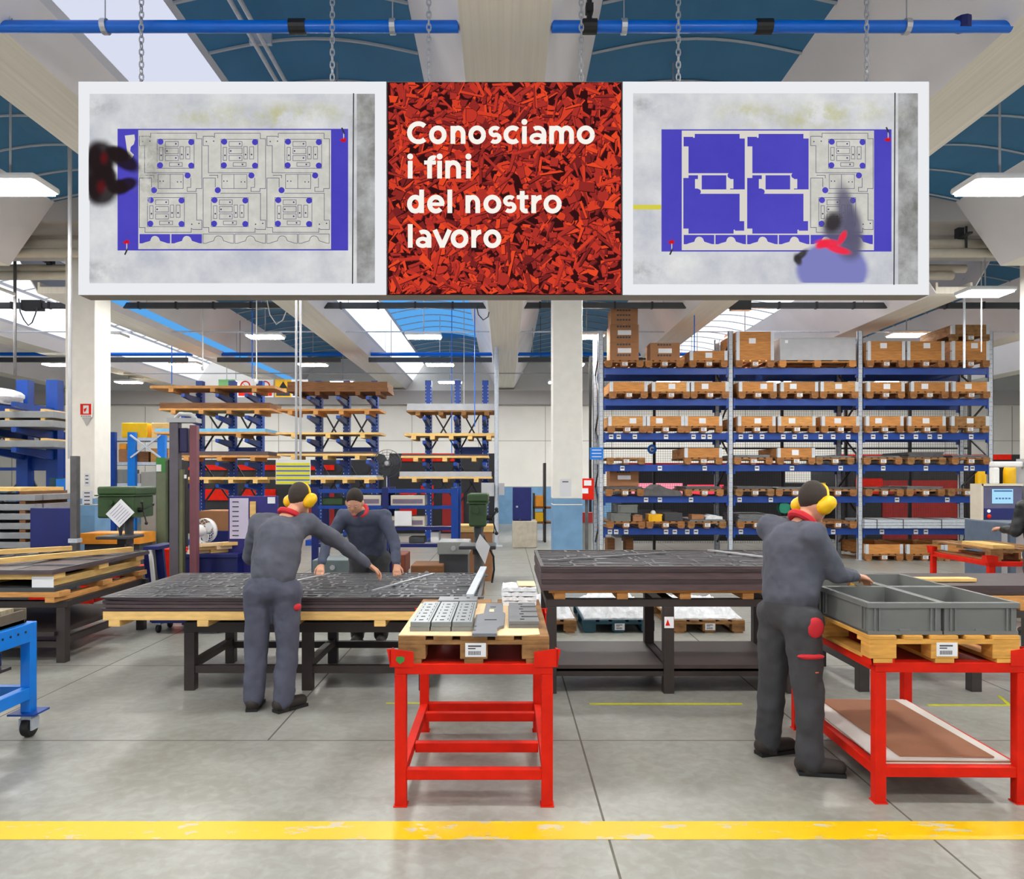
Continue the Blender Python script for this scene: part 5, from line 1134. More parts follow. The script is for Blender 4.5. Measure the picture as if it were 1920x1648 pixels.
def drill_press(name, lab, x, d, ztop, w, h, m, paper_px, colm='stmid'):
    r = thing(name, lab, 'drill press', (x, d, 0))
    MB().box(-w / 2, w / 2, -.25, .3, ztop - h, ztop - h * .3).box(-w / 2 - .02, w / 2 + .02, -.22, .34, ztop - h * .26, ztop).build('head', m, r, bevel=.02)
    MB().box(-w / 2 - .025, w / 2 + .025, -.27, .3, ztop - h * .3, ztop - h * .26).build('belt_guard', 'green' if m == 'green' else m, r)
    MB().tube([(0, .1, .1), (0, .1, ztop - h)], .055, 14).build('pillar', colm, r, smooth=True)
    MB().tube([(0, -.12, ztop - h), (0, -.12, ztop - h - .12)], .04, 12).tube([(0, -.12, ztop - h - .12), (0, -.12, ztop - h - .26)], [.03, .012], 10).build('spindle', 'dgrey', r, smooth=True)
    MB().box(-.2, .2, -.35, .1, .96, 1.0).box(-.06, .06, -.1, .1, .88, .96).build('table', 'dgrey', r, bevel=.01)
    MB().box(-.22, .22, -.35, .3, 0, .1).build('base', 'dgrey', r, bevel=.02)
    b = MB(); c = Vector((w / 2 + .06, -.12, ztop - h * .75))
    for k in range(3): a = k * 2.094 + .4; b.tube([c, c + Vector((.05, .16 * math.cos(a), .16 * math.sin(a)))], .009, 6); b.ell(c + Vector((.05, .17 * math.cos(a), .17 * math.sin(a))), (.022, .022, .022), 8)
    b.tube([(w / 2, -.12, ztop - h * .75), tuple(c)], .03, 10); b.build('feed_handle', 'black', r)
    MB().lathe([(.035, 0), (.035, .05)], 14, (-w * .1, -.3, ztop - h * .5), 0, 'y').build('motor_cap', m, r)
    return r
d = 9.7; x = X(235, d); dp = drill_press('drill_press', 'large olive green drill press before the white column', x, d, Z(912, d), .46, .40, 'green', None)
ct = Z(960, d); q = .19
r = thing('instruction_sheet', 'white diamond paper hanging on the olive green drill press', 'paper sheet', (X(226, d - .3), d - .3, Z(963, d - .3))); MB().bar((-.10, 0, -.09), (.09, 0, .10), .006, .24, 0, (-.7, 0, .7)).build('paper', 'paper', r)
b = MB()
for k in range(6): s_ = -.09 + k * .035; b.bar((s_ * -.7 - .07, -.004, s_ * .7 - .065), (s_ * -.7 + .06, -.004, s_ * .7 + .065), .002, .006, 0, (-.7, 0, .7))
b.build('print_lines', mat('pale print', (150, 150, 180), .8, var=0), r)
d = 8.4; x = X(897, d); drill_press('drill_press', 'slim green drill press with grey pillar right of the wide sheet', x, d, Z(925, d), .19, .36, 'green', None, 'stmid')
r = thing('instruction_sheet', 'white diamond paper hanging on the slim green drill press', 'paper sheet', (X(905, 8.0), 8.0, Z(1030, 8.0))); MB().prism([(-.075, .06), (-.03, .165), (.08, .03), (.025, -.16), (-.075, .02)], 0, .006).build('paper', 'paper', r)
tag(MB().tube([(X(p[0], 8.5), 8.6, Z(p[1], 8.5)) for p in ((908, 975), (903, 1000), (912, 1020), (925, 1045), (926, 1070), (922, 1095))], .012, 8).build('power_cable', 'black', smooth=True), 'black cable curving from the slim green drill press', 'cable')
# grey cabinet with green top behind
d = 11.6; r = thing('machine_cabinet', 'tall grey cabinet with green side block behind the olive drill press', 'cabinet', (X(287, d), d, 0)); xx = lambda p: X(p, d) - X(287, d)
MB().box(xx(264), xx(293), 0, .6, 0, Z(884, d)).build('body', 'mgrey', r, bevel=.01); MB().box(xx(293), xx(310), 0, .6, 0, Z(858, d)).build('side_block', mat('grey green housing', (96, 108, 84), .5), r, bevel=.01); MB().box(xx(293), xx(310), -.01, 0, Z(885, d), Z(858, d)).build('cap_panel', 'green2', r); MB().box(xx(294), xx(303), -.016, -.01, Z(884, d), Z(871, d)).build('label', 'paper', r)
MB().box(xx(310), xx(322), .1, .6, 0, Z(862, d)).build('rear_panel', 'black', r)
# fans
def fan_thing(lab, px, py, d, rad, m_ring, m_blade, stand_m, face=-1):
    z = Z(py, d); r = thing('pedestal_fan', lab, 'fan', (X(px, d), d, 0)); b = MB()
    for k in range(5):
        q = rad * (1 - k * .2); yy = -.07 + .02 * k * .0; n = 28
        b.tube([(q * math.cos(2 * math.pi * i / n), -.07 - .05 * (1 - (q / rad) ** 2), z + q * math.sin(2 * math.pi * i / n)) for i in range(n + 1)], .004, 5)
    for k in range(16): a = k * math.pi / 8; b.tube([(.03 * math.cos(a), -.12, z + .03 * math.sin(a)), (rad * .6 * math.cos(a), -.1, z + rad * .6 * math.sin(a)), (rad * math.cos(a), -.07, z + rad * math.sin(a))], .003, 4)
    b.lathe([(rad, -.06), (rad * 1.02, -.05), (rad * 1.02, -.01), (rad, .0)], 28, (0, 0, z), 0, 'y', True); g = b.build('guard', m_ring, r)
    for k in range(3):
        a = k * 2.094 + .5; ca, sa = math.cos(a), math.sin(a)
        P = [(.04, -.05), (rad * .5, -rad * .42), (rad * .9, -rad * .3), (rad * .93, rad * .12), (rad * .5, rad * .3), (.04, .05)]
        MB().prism([(p[0] * ca - p[1] * sa, z + p[0] * sa + p[1] * ca) for p in P], -.03, -.02).build('blade', m_blade, r)
    MB().lathe([(.02, -.13), (rad * .22, -.11), (rad * .22, -.03)], 16, (0, 0, z), 0, 'y').build('hub', 'lgrey' if m_blade == 'dgrey' else 'white', r); MB().lathe([(.06, .02), (.075, .06), (.07, .16), (.03, .2)], 16, (0, 0, z), 0, 'y').build('motor', m_ring, r, smooth=True)
    MB().tube([(0, .08, .03), (0, .08, z)], .024, 10).build('pole', stand_m, r, smooth=True); MB().lathe([(.22, 0), (.22, .02), (.05, .04)], 20, (0, .08, 0)).build('base', stand_m, r)
    return r
fan_thing('black pedestal fan on blue pole before the third cantilever rack', 727, 869, 13.6, .25, 'dgrey', 'dgrey', 'navy')
wf = fan_thing('small white pedestal fan seen from behind beside the lifting mast', 381, 995, 9.3, .15, 'white', 'white', 'white'); wf.rotation_euler = (0, 0, math.radians(165))
# info board, machine behind worker
d = 9.0; r = thing('notice_board', 'navy notice board with white sheets behind the bending worker', 'notice board', (X(475, d), d, 0)); xx = lambda p: X(p, d) - X(475, d)
MB().box(xx(428), xx(520), 0, .05, Z(1090, d), Z(930, d)).build('board', mat('indigo panel', (40, 36, 116), .5), r, bevel=.006)
MB().box(xx(431), xx(466), -.006, 0, Z(1010, d), Z(934, d)).build('paper_sheet', mat('lilac paper', (206, 198, 222), .8, var=.03), r); b = MB()
for k in range(8): b.box(xx(436), xx(448), -.008, -.006, Z(940 + k * 9, d) - .012, Z(940 + k * 9, d))
b.build('print_lines', 'ink', r); MB().box(xx(502), xx(516), -.006, 0, Z(944, d), Z(932, d)).build('paper_sheet', 'paper', r); MB().box(xx(470), xx(480), -.03, 0, Z(970, d), Z(940, d)).build('clip', 'pale', r)
for p in (432, 512): MB().box(xx(p), xx(p + 5), 0, .04, 0, Z(1088, d)).build('leg', 'dgrey', r)
# striped caution sign hanging on twin rods
d = 8.8; r = thing('striped_sign', 'white board with yellow and blue stripes hanging on twin rods', 'sign', (X(549, d), d, Z(885, d))); xx = lambda p: X(p, d) - X(549, d); zz = lambda p: Z(p, d) - Z(885, d)
MB().box(xx(517), xx(582), 0, .012, zz(908), zz(862)).build('board', 'white', r)
b = MB()
for k in range(5): y = 868 + k * 8.6; b.box(xx(518), xx(581), -.003, 0, zz(y + 4.6), zz(y), 0); b.box(xx(518), xx(581), -.003, 0, zz(y + 7.2), zz(y + 5.2), 1) if k < 4 else None
b.build('stripes', [mat('sign yellow', (228, 222, 24), .5, var=0), mat('sign blue line', (74, 84, 150), .5, var=0)], r)
for p in (555, 563): MB().tube([(xx(p), .01, zz(862)), (xx(p), .01, ceil_z(X(p, d)) - Z(885, d) + .02)], .014, 8).build('rod', 'alu', r)
for p in (548, 552): MB().box(xx(p), xx(p) + .01, 0, .01, zz(922), zz(908)).build('tab', 'tan', r)
# blue workbench shelving
d = 11.4; r = thing('bench_shelving', 'dark blue steel bench shelving with bins behind the wide sheet', 'shelving', (X(722, d), d, 0)); xx = lambda p: X(p, d) - X(722, d)
for p in (590, 722, 852): MB().box(xx(p) - .05, xx(p) + .05, 0, .06, 0, Z(914, d)).box(xx(p) - .05, xx(p) + .05, .7, .76, 0, Z(914, d)).build('upright', 'navy' if p < 800 else 'blue', r, bevel=.004)
for py, hh in ((917, .06), (948, .05), (988, .05), (1020, .05)): MB().box(xx(590) + .05, xx(852) - .05, .005, .05, Z(py, d) - hh, Z(py, d)).box(xx(590), xx(852), .06, .7, Z(py, d) - hh, Z(py, d) - hh + .02).build('shelf', 'blue' if py < 950 else 'navy', r)
k = 0
for row, py in enumerate((948, 988)):
    for p0, p1, nm in ((650, 714, 'left'), (732, 796, 'middle')):
        w = X(p1, d) - X(p0, d); q = thing('parts_bin', 'long beige parts bin on %s shelf of blue bench, %s upright' % (('upper', 'lower')[row], 'before the middle' if p0 < 700 else 'after the middle'), 'bin', ((X(p0, d) + X(p1, d)) / 2, d + .02, Z(py, d) + (.0 if row == 0 else .001)))
        MB().box(-w / 2, w / 2, 0, .4, .0, .16).build('body', 'cream', q, bevel=.008); MB().box(-w / 2 + .03, w / 2 - .03, -.004, 0, .03, .1).build('opening', mat('mauve bin lining', (120, 106, 126), .7), q)
box1('work_sheet', X(740, d), X(772, d), d - .02, d + .0, Z(988, d) + .02, Z(958, d), 'paper', 'white job sheet clipped before lower bin of blue bench', 'paper')
for k, (p0, p1, py, h, m, lab) in enumerate(((600, 640, 948, .12, 'green', 'green tool box on upper shelf of the blue bench'), (765, 795, 1020, .1, 'dgrey', 'dark round pot on lower shelf of blue bench'), (806, 822, 1020, .18, 'white', 'white canister on the lower shelf of blue bench'), (600, 700, 1020, .1, 'mgrey', 'grey flat case on the lower shelf of blue bench'))):
    box1('bench_item', X(p0, d), X(p1, d), d + .1, d + .4, Z(py, d) + .001, Z(py, d) + h, m, lab, 'box', bevel=.015)
for k, (p0, p1, y0, y1, m, lab, dd) in enumerate(((855, 925, 985, 998, 'pale', 'pale timber stack behind the slim drill press', 12.5), (820, 880, 1016, 1040, 'mgrey', 'grey machine vice block beyond the wide sheet', 9.2), (585, 662, 1050, 1078, mat('grey green cover', (96, 108, 110), .45), 'grey green machine box just beyond the wide sheet', 8.9), (735, 760, 1040, 1075, 'brk', 'rusty red machine block beyond the wide sheet', 9.6), (770, 830, 1060, 1090, 'browny', 'brown wooden box beyond the wide sheet', 9.0))):
    r = thing('machine_block' if k else 'timber_stack', lab, 'machine block' if k else 'timber', ((X(p0, dd) + X(p1, dd)) / 2, dd, 0)); w = X(p1, dd) - X(p0, dd)
    MB().box(-w / 2, w / 2, 0, .5, Z(y1, dd), Z(y0, dd)).build('body', m, r, bevel=.012); MB().box(-w / 2 + .02, w / 2 - .02, .03, .47, 0, Z(y1, dd)).build('stand', 'dgrey' if k else 'card', r)
    MB().tube([(0, -.02, (Z(y0, dd) + Z(y1, dd)) / 2), (0, .01, (Z(y0, dd) + Z(y1, dd)) / 2)], .03, 10).build('knob', 'alu', r)
# offcut pile by the mast
d = 8.75; r = thing('offcut_bench', 'low blue bench holding timber offcuts left of the notice board', 'bench', (X(390, d), d, 0)); MB().box(-.35, .35, 0, .6, .8, .84).build('top', 'navy', r); MB().box(-.33, .33, .04, .56, 0, .8).build('cabinet', 'navy', r, bevel=.01)
rn = random.Random(2)
for k in range(6):
    x0 = X(352 + k * 11, d); z0 = .84 + (k % 3) * .042; tag(MB().bar((x0, d + .02 + .12 * (k // 3), z0 + .02), (x0 + .28, d + .30 + .12 * (k // 3), z0 + .02), .06, .04).build('timber_offcut', 'pale' if k % 2 else 'tan'), '%s pale timber offcut on the low blue bench' % ('first', 'second', 'third', 'fourth', 'fifth', 'sixth')[k], 'timber', 'timber offcuts on the low bench')
# blue white trestle and red pallet truck by left table
d = 9.0; r = thing('trestle', 'navy trestle with white stripes at the corner of left sheet piles', 'trestle', (X(290, d), d, 0)); xx = lambda p: X(p, d) - X(290, d)
MB().bar((xx(276), 0, Z(1030, d)), (xx(290), 0, 0), .09, .05).bar((xx(292), .1, Z(1030, d)), (xx(306), .1, 0), .09, .05).build('leg', 'navy', r); MB().bar((xx(284), -.03, Z(1030, d)), (xx(298), -.03, 0), .04, .03).build('stripe', 'white', r); MB().box(xx(272), xx(300), -.05, .5, Z(1030, d), Z(1024, d)).build('top', 'navy', r)
d = 9.9; r = thing('pallet_truck', 'red pallet truck parked under and beyond the left sheet piles', 'pallet truck', (X(120, d), d, 0)); xx = lambda p: X(p, d) - X(120, d)
MB().box(xx(62), xx(120), -.1, .06, .1, .2).box(xx(62), xx(120), .3, .46, .1, .2).build('fork', 'red', r, bevel=.01); MB().prism([(xx(120), .08), (xx(178), .08), (xx(196), .36), (xx(262), .5), (xx(262), .56), (xx(180), .5), (xx(150), .3), (xx(120), .2)], -.05, .4).build('body', 'red', r, bevel=.015)
MB().lathe([(.09, -.05), (.1, -.03), (.1, .05), (.09, .07)], 18, (xx(166), -.1, .1), 0, 'y').build('wheel', 'red', r, smooth=True); MB().lathe([(.08, 0), (.08, .35)], 14, (xx(230), .1, .12)).build('pump', 'dgrey', r)
box1('red_cabinet', X(300, 10.2), X(330, 10.2), 10.2, 10.6, 0, Z(1030, 10.2), 'red', 'red cabinet behind the lifting mast columns', 'cabinet', bevel=.01)
box1('orange_bench', X(150, 11), X(262, 11), 11, 11.5, Z(1020, 11), Z(1000, 11), 'orange', 'orange yellow beam behind the olive drill press', 'beam')
box1('bench_stand', X(155, 11), X(258, 11), 11.05, 11.45, 0, Z(1020, 11), 'dgrey', 'dark stand carrying the orange yellow beam', 'stand')
box1('timber_stack', X(372, 13), X(430, 13), 13, 13.6, Z(995, 13), Z(958, 13), 'card', 'brown packed goods behind white fan', 'packed goods'); box1('goods_table', X(365, 13), X(430, 13), 12.95, 13.7, 0, Z(995, 13), 'navy', 'navy table under the brown packed goods', 'table')

# ================================================================== CENTRE BACK
d = 18.4; r = thing('concrete_block', 'beige concrete block on floor left of the right column', 'block', (X(983, d), d, 0)); MB().box(X(961, d) - X(983, d), X(1007, d) - X(983, d), 0, .8, 0, Z(977, d)).build('block', 'conc', r, bevel=.02); MB().tube([(-.1, .1, Z(977, d)), (-.1, .1, Z(973, d))], .03, 8).build('lifting_eye', 'ink', r)
r = thing('steel_locker', 'navy locker standing on the beige concrete block', 'cabinet', (X(979, d), d + .1, Z(977, d))); w = (X(998, d) - X(963, d)) / 2; h = Z(914, d) - Z(977, d); MB().box(-w, w, 0, .45, 0, h).build('body', 'navy', r, bevel=.01); MB().box(-w + .03, w - .03, -.012, 0, .04, h - .04).build('door', 'navy', r); MB().box(-w + .08, -w + .13, -.03, -.012, h * .4, h * .45).build('handle', 'alu', r)
r = thing('storage_rack', 'small rack of pallets and yellow goods beside the right column', 'rack', (X(1013, 20), 20, 0)); xx = lambda p: X(p, 20) - X(1013, 20)
MB().box(xx(1020), xx(1024), 0, .6, 0, Z(868, 20)).box(xx(1000), xx(1003), 0, .6, 0, Z(925, 20)).build('upright', 'dark', r); MB().box(xx(1000), xx(1034), 0, .6, .5, .55).box(xx(1000), xx(1034), 0, .6, .9, .95).build('shelf', 'browny', r)
for k, (z0, z1, m, lab) in enumerate(((.95, 1.25, 'orange', 'orange box on upper shelf of small rack beside column'), (.55, .8, 'yellow', 'yellow box on lower shelf of small rack beside column'))): box1('storage_box', X(1003, 20), X(1019, 20), 20.05, 20.5, z0, z1, m, lab, 'box', bevel=.01)
d = 14.2; r = thing('fire_cabinet', 'red fire equipment cabinet right of the column, before the rack', 'cabinet', (X(1101, d), d, Z(937, d))); MB().box(-.12, .13, 0, .2, 0, Z(897, d) - Z(937, d)).build('body', 'red', r, bevel=.01); MB().box(-.06, .08, -.006, 0, .27, .37).box(-.11, .02, -.006, 0, .12, .22).build('paper_sheet', 'paper', r); MB().box(-.03, .03, .08, .12, -Z(937, d), 0).build('post', 'stmid', r)
r = thing('parts_cart', 'red wire cart below the red fire cabinet', 'cart', (X(1100, 14.6), 14.6, 0)); MB().box(-.12, .12, 0, .3, .85, 1.05).build('bin', 'dred', r); MB().box(-.1, .1, .02, .28, 0, .85).build('stand', 'mgrey', r)
# papers and sign on columns
d = 12.34
r = thing('hose_sign', 'red fire hose sign projecting from the left white column', 'sign', (X(163, d), d - .02, Z(770, d)))
MB().box(-.095, .095, -.012, .012, -.11, .115).build('plate', 'white', r); MB().box(-.09, -.045, -.016, -.012, -.07, .11).box(.05, .09, -.016, -.012, -.07, .11).box(-.045, .05, -.016, -.012, .085, .11).box(-.045, .05, -.016, -.012, -.07, -.05).build('symbol_field', 'red', r)
MB().ell((.0, -.013, .02), (.04, .008, .07), 14).build('hose_symbol', 'white', r); MB().prism([(-.03, .02), (.02, .05), (.01, .0), (-.02, -.03)], -.024, -.02).build('hose_symbol', 'red', r)
b = MB()
for k in range(6): b.box(-.08 + k * .028, -.062 + k * .028, -.0135, -.012, -.1, -.085)
b.build('lettering', 'ink', r); MB().prism([(-.08, -.11), (.08, -.11), (0, -.26)], .012, .016).build('bracket', 'lgrey', r)
for k, (p0, p1, y0, y1, ln, lab) in enumerate(((158, 168, 888, 912, 3, 'small white notice with three lines on left column'), (154, 173, 920, 945, 4, 'white sheet in lower position on left column over blue paint'), (1050, 1071, 898, 931, 1, 'white notice on the front of the right column'))):
    r = thing('paper_notice', lab, 'notice', (X((p0 + p1) / 2, d), d, Z(y1, d))); w = (X(p1, d) - X(p0, d)) / 2; h = Z(y0, d) - Z(y1, d); MB().box(-w, w, .003, .006, 0, h).build('paper', mat('notice paper', (222, 222, 228), .8, var=0), r); b = MB()
    for q in range(ln): b.box(-w * .6, w * .5, .001, .003, h * (.85 - q * .28) - .012, h * (.85 - q * .28) + .006)
    b.build('print_lines', 'ink', r)
# control panel on swing arm
d = 9.6; r = thing('control_panel', 'machine control panel with lit blue screen on white swing arm', 'control panel', (X(1880, d), d, Z(940, d))); xx = lambda p: X(p, d) - X(1880, d); zz = lambda p: Z(p, d) - Z(940, d)
MB().box(xx(1841), xx(1917), 0, .2, zz(975), zz(910)).build('case', mat('console grey blue', (88, 88, 120), .45), r, bevel=.012); MB().box(xx(1840), xx(1918), -.01, .21, zz(911), zz(907)).box(xx(1838), xx(1843), -.01, .21, zz(975), zz(907)).build('frame', 'cream', r)
MB().box(xx(1860), xx(1899), -.006, 0, zz(944), zz(917)).build('screen', emat('screen glow', (170, 222, 250), 1.0), r); b = MB().box(xx(1863), xx(1897), -.009, -.006, zz(922), zz(919))
for k in range(5): b.box(xx(1866 + k * 6), xx(1870 + k * 6), -.009, -.006, zz(936), zz(933))
b.build('screen_text', emat('screen marks', (90, 130, 180), .9), r)
MB().box(xx(1845), xx(1917), -.008, 0, zz(974), zz(953)).build('key_panel', 'navy', r)
MB().ell((xx(1853), -.012, zz(958)), (.022, .012, .022), 12).build('lamp_button', emat('white button lamp', (240, 244, 255), 1.2), r); MB().ell((xx(1853), -.016, zz(968)), (.028, .02, .028), 12).build('stop_button', 'red', r)
MB().box(xx(1867), xx(1880), .05, .14, zz(908), zz(876)).box(xx(1867), xx(1925), .05, .14, zz(876), zz(865)).build('swing_arm', 'white', r, bevel=.02)
MB().box(xx(1925), xx(1945), 0, .2, -Z(940, d), zz(860)).build('machine_post', 'lgrey', r)
r = thing('press_machine', 'blue grey machine body below the control panel', 'machine', (X(1905, 10.2), 10.2, 0)); MB().box(X(1892, 10.2) - X(1905, 10.2), .9, 0, 1, 0, Z(980, 10.2)).build('body', mat('blue grey machine', (90, 104, 124), .5), r, bevel=.02); MB().box(-.2, -.13, -.02, 0, .4, 1.0).build('door_handle', 'lgrey', r)

# ================================================================== WORKERS
def remesh(o, vox, smooth=4, disp=0, seed=0):
    md = o.modifiers.new('skin', 'REMESH'); md.mode = 'VOXEL'; md.voxel_size = vox; md.use_smooth_shade = True
    sm = o.modifiers.new('smooth', 'SMOOTH'); sm.iterations = smooth; sm.factor = .5
    if disp:
        tx = bpy.data.textures.get('cloth folds') or bpy.data.textures.new('cloth folds', 'CLOUDS'); tx.noise_scale = .12
        dm = o.modifiers.new('folds', 'DISPLACE'); dm.texture = tx; dm.strength = disp; dm.mid_level = .5; dm.texture_coords = 'LOCAL'
def V(*a): return Vector(a)
def hand(b, wrist, dirv, side, palm_n):
    """palm and five bent fingers"""
    d = Vector(dirv).normalized(); n = Vector(palm_n); n = (n - d * n.dot(d)).normalized(); s = d.cross(n) * side; w = Vector(wrist)
    for k in (-1, 0, 1): b.cap(w, w + d * .085 + s * .022 * k, .022, .017, 10)
    for k, ln in enumerate((.068, .078, .072, .056)):
        r0 = w + d * .085 + s * (.033 - .022 * k); m1 = r0 + d * ln * .5 - n * .004; m2 = m1 + d * ln * .32 - n * ln * .28; m3 = m2 + d * ln * .14 - n * ln * .26
        b.cap(r0, m1, .0095, .009, 8); b.cap(m1, m2, .009, .0085, 8); b.cap(m2, m3, .0085, .0075, 8)
    t0 = w + d * .03 + s * .03; t1 = t0 + d * .035 + s * .026 - n * .012; t2 = t1 + d * .032 + s * .004 - n * .012
    b.cap(t0, t1, .013, .011, 8); b.cap(t1, t2, .011, .009, 8)
def worker(name, label, loc, J, face, jm='cloth', tm='trous', muffs=True, hair=True, hand_n=(0, 0, 1)):
    r = thing(name, label, 'person', loc); f = Vector(face).normalized(); side = f.cross(V(0, 0, 1)).normalized(); up = side.cross(f)
    P = {k: Vector(v) for k, v in J.items()}
    hd = P['head']
    b = MB()                                                        # body: one continuous surface
    b.cap(P['hip'], P['chest'], .12, .13); b.cap(P['chest'], P['neck'], .12, .06); b.cap(P['neck'], hd - up * .03, .052, .055)
    b.ell(hd, (.078, .098, .118), 18)
    for s_ in 'LR':
        q = 1 if s_ == 'R' else -1
        b.cap(P['neck'] - V(0, 0, .06), P['sh' + s_], .06, .065); b.cap(P['sh' + s_], P['el' + s_], .052, .042); b.cap(P['el' + s_], P['wr' + s_], .04, .027)
        b.cap(P['hip'], P['th' + s_], .1, .1); b.cap(P['th' + s_], P['kn' + s_], .09, .062); b.cap(P['kn' + s_], P['an' + s_], .058, .04)
        hand(b, P['wr' + s_], P['wr' + s_] - P['el' + s_], q, hand_n)
        b.ell(hd + side * .078 * q - up * .005, (.018, .022, .034), 10)
    b.ell(hd + f * .095 - up * .012, (.016, .02, .024), 10); b.ell(hd + f * .075 - up * .075, (.03, .03, .03), 10)
    for q in (-1, 1): b.ell(hd + f * .082 + side * .03 * q + up * .03, (.02, .014, .01), 8)
    bo = b.build('body', 'skin', r); remesh(bo, .0062, 3)
    fc = MB()
    for q in (-1, 1): fc.ell(hd + f * .088 + side * .032 * q + up * .012, (.010, .009, .005), 10)
    fc.build('eye', 'white', r); fc = MB()
    for q in (-1, 1): fc.ell(hd + f * .098 + side * .032 * q + up * .012, (.004, .004, .004), 8)
    fc.build('pupil', 'black', r); MB().ell(hd + f * .094 - up * .055, (.02, .01, .006), 10).build('mouth', mat('lips', (168, 92, 86), .6), r)
    b = MB()                                                        # jacket
    b.cap(P['waist'] - V(0, 0, .04), P['waist'] + V(0, 0, .02), .165, .16); b.cap(P['waist'], P['chest'], .155, .165)
    for q in (-1, 1): b.cap(P['waist'] + side * .07 * q - V(0, 0, .05), P['chest'] + side * .08 * q, .12, .13)
    b.cap(P['chest'], P['neck'] - V(0, 0, .03), .15, .075)
    for s_ in 'LR':
        b.cap(P['neck'] - V(0, 0, .08), P['sh' + s_], .085, .085); b.cap(P['chest'], P['sh' + s_], .12, .08)
        b.cap(P['sh' + s_], P['el' + s_], .078, .062); b.cap(P['el' + s_], P['wr' + s_] - (P['wr' + s_] - P['el' + s_]) * .06, .06, .042)
    jo = b.build('jacket', jm, r); remesh(jo, .013, 4, .034)
    b = MB()                                                        # trousers
    b.cap(P['waist'] - V(0, 0, .08), P['hip'], .15, .15)
    for s_ in 'LR':
        b.cap(P['hip'], P['th' + s_], .13, .125); b.cap(P['th' + s_], P['kn' + s_], .115, .088); b.cap(P['kn' + s_], P['an' + s_] + V(0, 0, .0), .086, .078)
    to = b.build('trousers', tm, r); remesh(to, .013, 4, .03)
    for s_ in 'LR':
        a = P['an' + s_]; fd = P['toe' + s_] - a; fd.z = 0; fd.normalize(); b = MB()
        b.cap(V(a.x, a.y, .06) - fd * .04, V(a.x, a.y, .05) + fd * .16, .052, .042); b.cap(V(a.x, a.y, .05) - fd * .02, a, .05, .055)
        b.box(a.x - .045, a.x + .045, a.y - .045, a.y + .045, .004, .05)
        so = b.build('shoe', 'shoe', r); remesh(so, .009, 3)
        c = V(a.x, a.y, 0) + fd * .06; sd = fd.cross(V(0, 0, 1)); MB().bar(c - fd * .13 + V(0, 0, .012), c + fd * .13 + V(0, 0, .012), .085, .022).build('sole', 'black', so)
    if hair:
        b = MB().ell(hd - f * .012 + up * .022, (.086, .1, .108), 18); ho = b.build('hair', 'hair', r); remesh(ho, .01, 2)
        for v in (0,): ho.location = -f * .012 + up * .012
    # red collar
    b = MB(); n = 20; pts = []
    for k in range(n + 1): a = 2 * math.pi * k / n; pts.append(P['neck'] + side * .07 * math.cos(a) + f * .075 * math.sin(a) + V(0, 0, .0 - .02 * math.sin(a)))
    b.tube(pts, .024, 8); b.build('collar', 'pred', r, smooth=True)
    if muffs:
        m_ = None; b = MB(); pts = [hd + side * .095 * math.cos(a) + up * .135 * math.sin(a) for a in [math.pi * k / 12 for k in range(13)]]
        b.tube(pts, .009, 8); mo = b.build('ear_defenders', 'yellow', r, smooth=True)
        for q in (-1, 1): c = hd + side * .1 * q; MB().cap(c - side * .012 + up * -.012, c + side * .012 + up * .012, .052, .046, 16).build('ear_cup', 'yellow', mo, smooth=True)
    return r
# worker bending at the wide sheet, back to us
w1 = worker('person', 'person with back turned, grey work clothes and yellow ear defenders, bending over wide sheet', (-1.75, 5.62, 0), dict(
    hip=(0, 0, .93), waist=(.0, .03, 1.06), chest=(.01, .12, 1.28), neck=(.06, .24, 1.45), head=(.12, .33, 1.56), shL=(-.17, .19, 1.38), shR=(.22, .2, 1.38), elL=(-.27, .3, 1.12), elR=(.42, .42, 1.2),
    wrL=(-.16, .48, .93), wrR=(.62, .55, 1.02), thL=(-.1, 0, .88), thR=(.1, 0, .88), knL=(-.125, .02, .48), knR=(.11, .02, .48), anL=(-.135, -.02, .09), anR=(.1, -.06, .09), toeL=(-.15, .2, 0), toeR=(.25, .12, 0)), (.45, .85, -.25), tm=mat('blue grey trousers', (74, 76, 92), .9, var=.14, scale=9))
MB().ell((.19, -.02, .77), (.03, .05, .03), 14).build('pocket_flap', 'pred', w1, smooth=True)
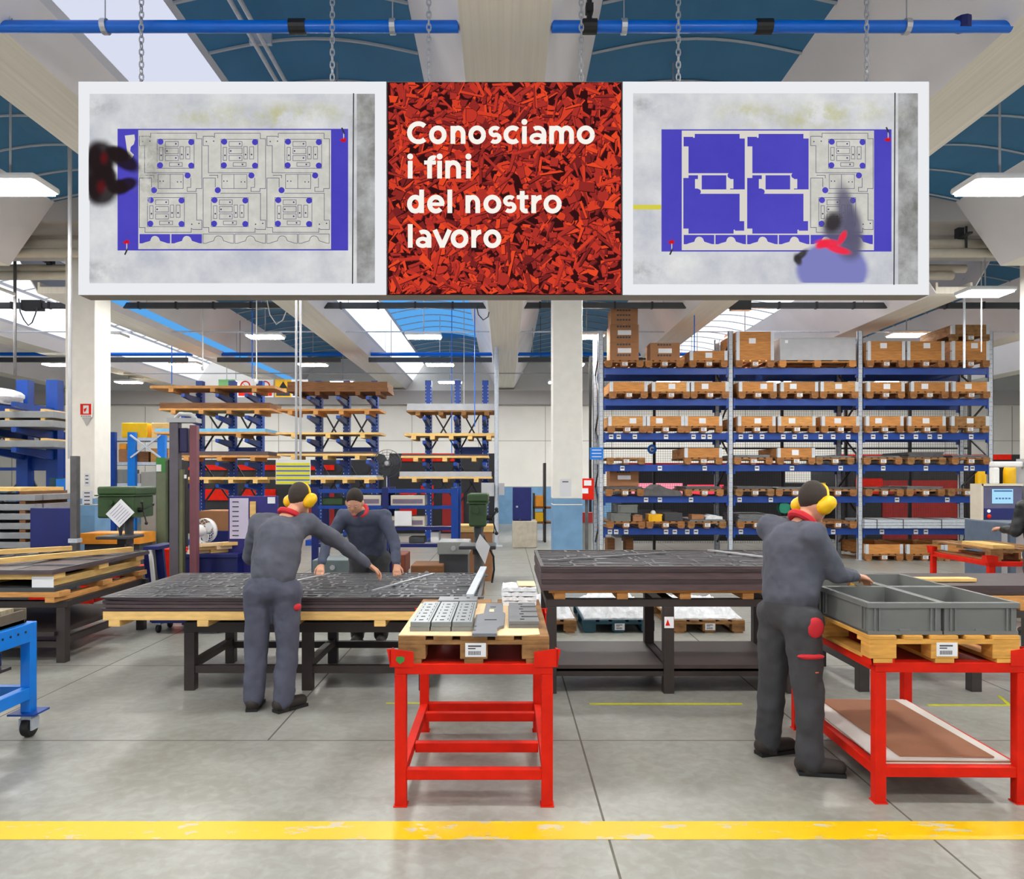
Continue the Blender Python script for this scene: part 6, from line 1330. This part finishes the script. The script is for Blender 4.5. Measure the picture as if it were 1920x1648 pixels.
# worker beyond the sheet, leaning towards us
worker('person', 'person facing us with red collar, leaning over the far side of wide sheet', (-1.42, 7.72, 0), dict(
    hip=(0, .12, .93), waist=(0, .06, 1.05), chest=(-.02, -.08, 1.25), neck=(-.04, -.22, 1.40), head=(-.07, -.32, 1.49), shL=(.18, -.14, 1.34), shR=(-.22, -.14, 1.34), elL=(.32, -.3, 1.1), elR=(-.36, -.28, 1.1),
    wrL=(.36, -.45, .9), wrR=(-.36, -.46, .9), thL=(.1, .1, .88), thR=(-.1, .1, .88), knL=(.12, .08, .48), knR=(-.12, .08, .48), anL=(.12, .14, .09), anR=(-.13, .14, .09), toeL=(.13, -.1, 0), toeR=(-.14, -.1, 0)), (-.05, -.8, -.5), 'cloth2', muffs=False)
# worker at the crates
w3 = worker('person', 'person in dark work clothes and yellow ear defenders standing beside grey crates', (1.74, 4.52, 0), dict(
    hip=(-.02, 0, .95), waist=(-.01, .01, 1.08), chest=(.02, .03, 1.31), neck=(.09, .06, 1.47), head=(.165, .09, 1.575), shL=(-.06, .2, 1.42), shR=(.07, -.14, 1.40), elL=(.12, .30, 1.18), elR=(.22, -.10, 1.17),
    wrL=(.34, .28, 1.12), wrR=(.42, .08, 1.13), thL=(-.06, .09, .89), thR=(.02, -.09, .89), knL=(-.07, .13, .49), knR=(.05, -.11, .49), anL=(-.09, .17, .09), anR=(.05, -.14, .09), toeL=(.15, .24, 0), toeR=(.4, -.2, 0)), (.8, .35, -.45))
MB().ell((.055, -.2, .87), (.052, .02, .06), 16).build('back_pocket', 'pred', w3, smooth=True); MB().ell((.035, -.185, .70), (.08, .03, .018), 16).build('pocket_flap', 'pred', w3, smooth=True); MB().ell((.05, -.185, .61), (.035, .018, .014), 14).build('pocket_trim', mat('orange trim', (214, 96, 60), .8), w3, smooth=True)
# person at the right edge by the control panel
worker('person', 'person in dark jacket, only an elbow showing at the right edge by control panel', (X(1958, 8.1), 8.1, 0), dict(
    hip=(0, 0, .94), waist=(0, 0, 1.07), chest=(.0, .02, 1.3), neck=(0, .04, 1.47), head=(0, .06, 1.62), shL=(-.2, .03, 1.42), shR=(.2, .03, 1.42), elL=(-.27, .06, 1.15), elR=(.27, .06, 1.15),
    wrL=(-.25, .3, 1.16), wrR=(.2, .3, 1.1), thL=(-.1, 0, .89), thR=(.1, 0, .89), knL=(-.11, 0, .49), knR=(.11, 0, .49), anL=(-.12, 0, .09), anR=(.12, 0, .09), toeL=(-.14, .2, 0), toeR=(.14, .2, 0)), (0, 1, 0), 'black', muffs=False)
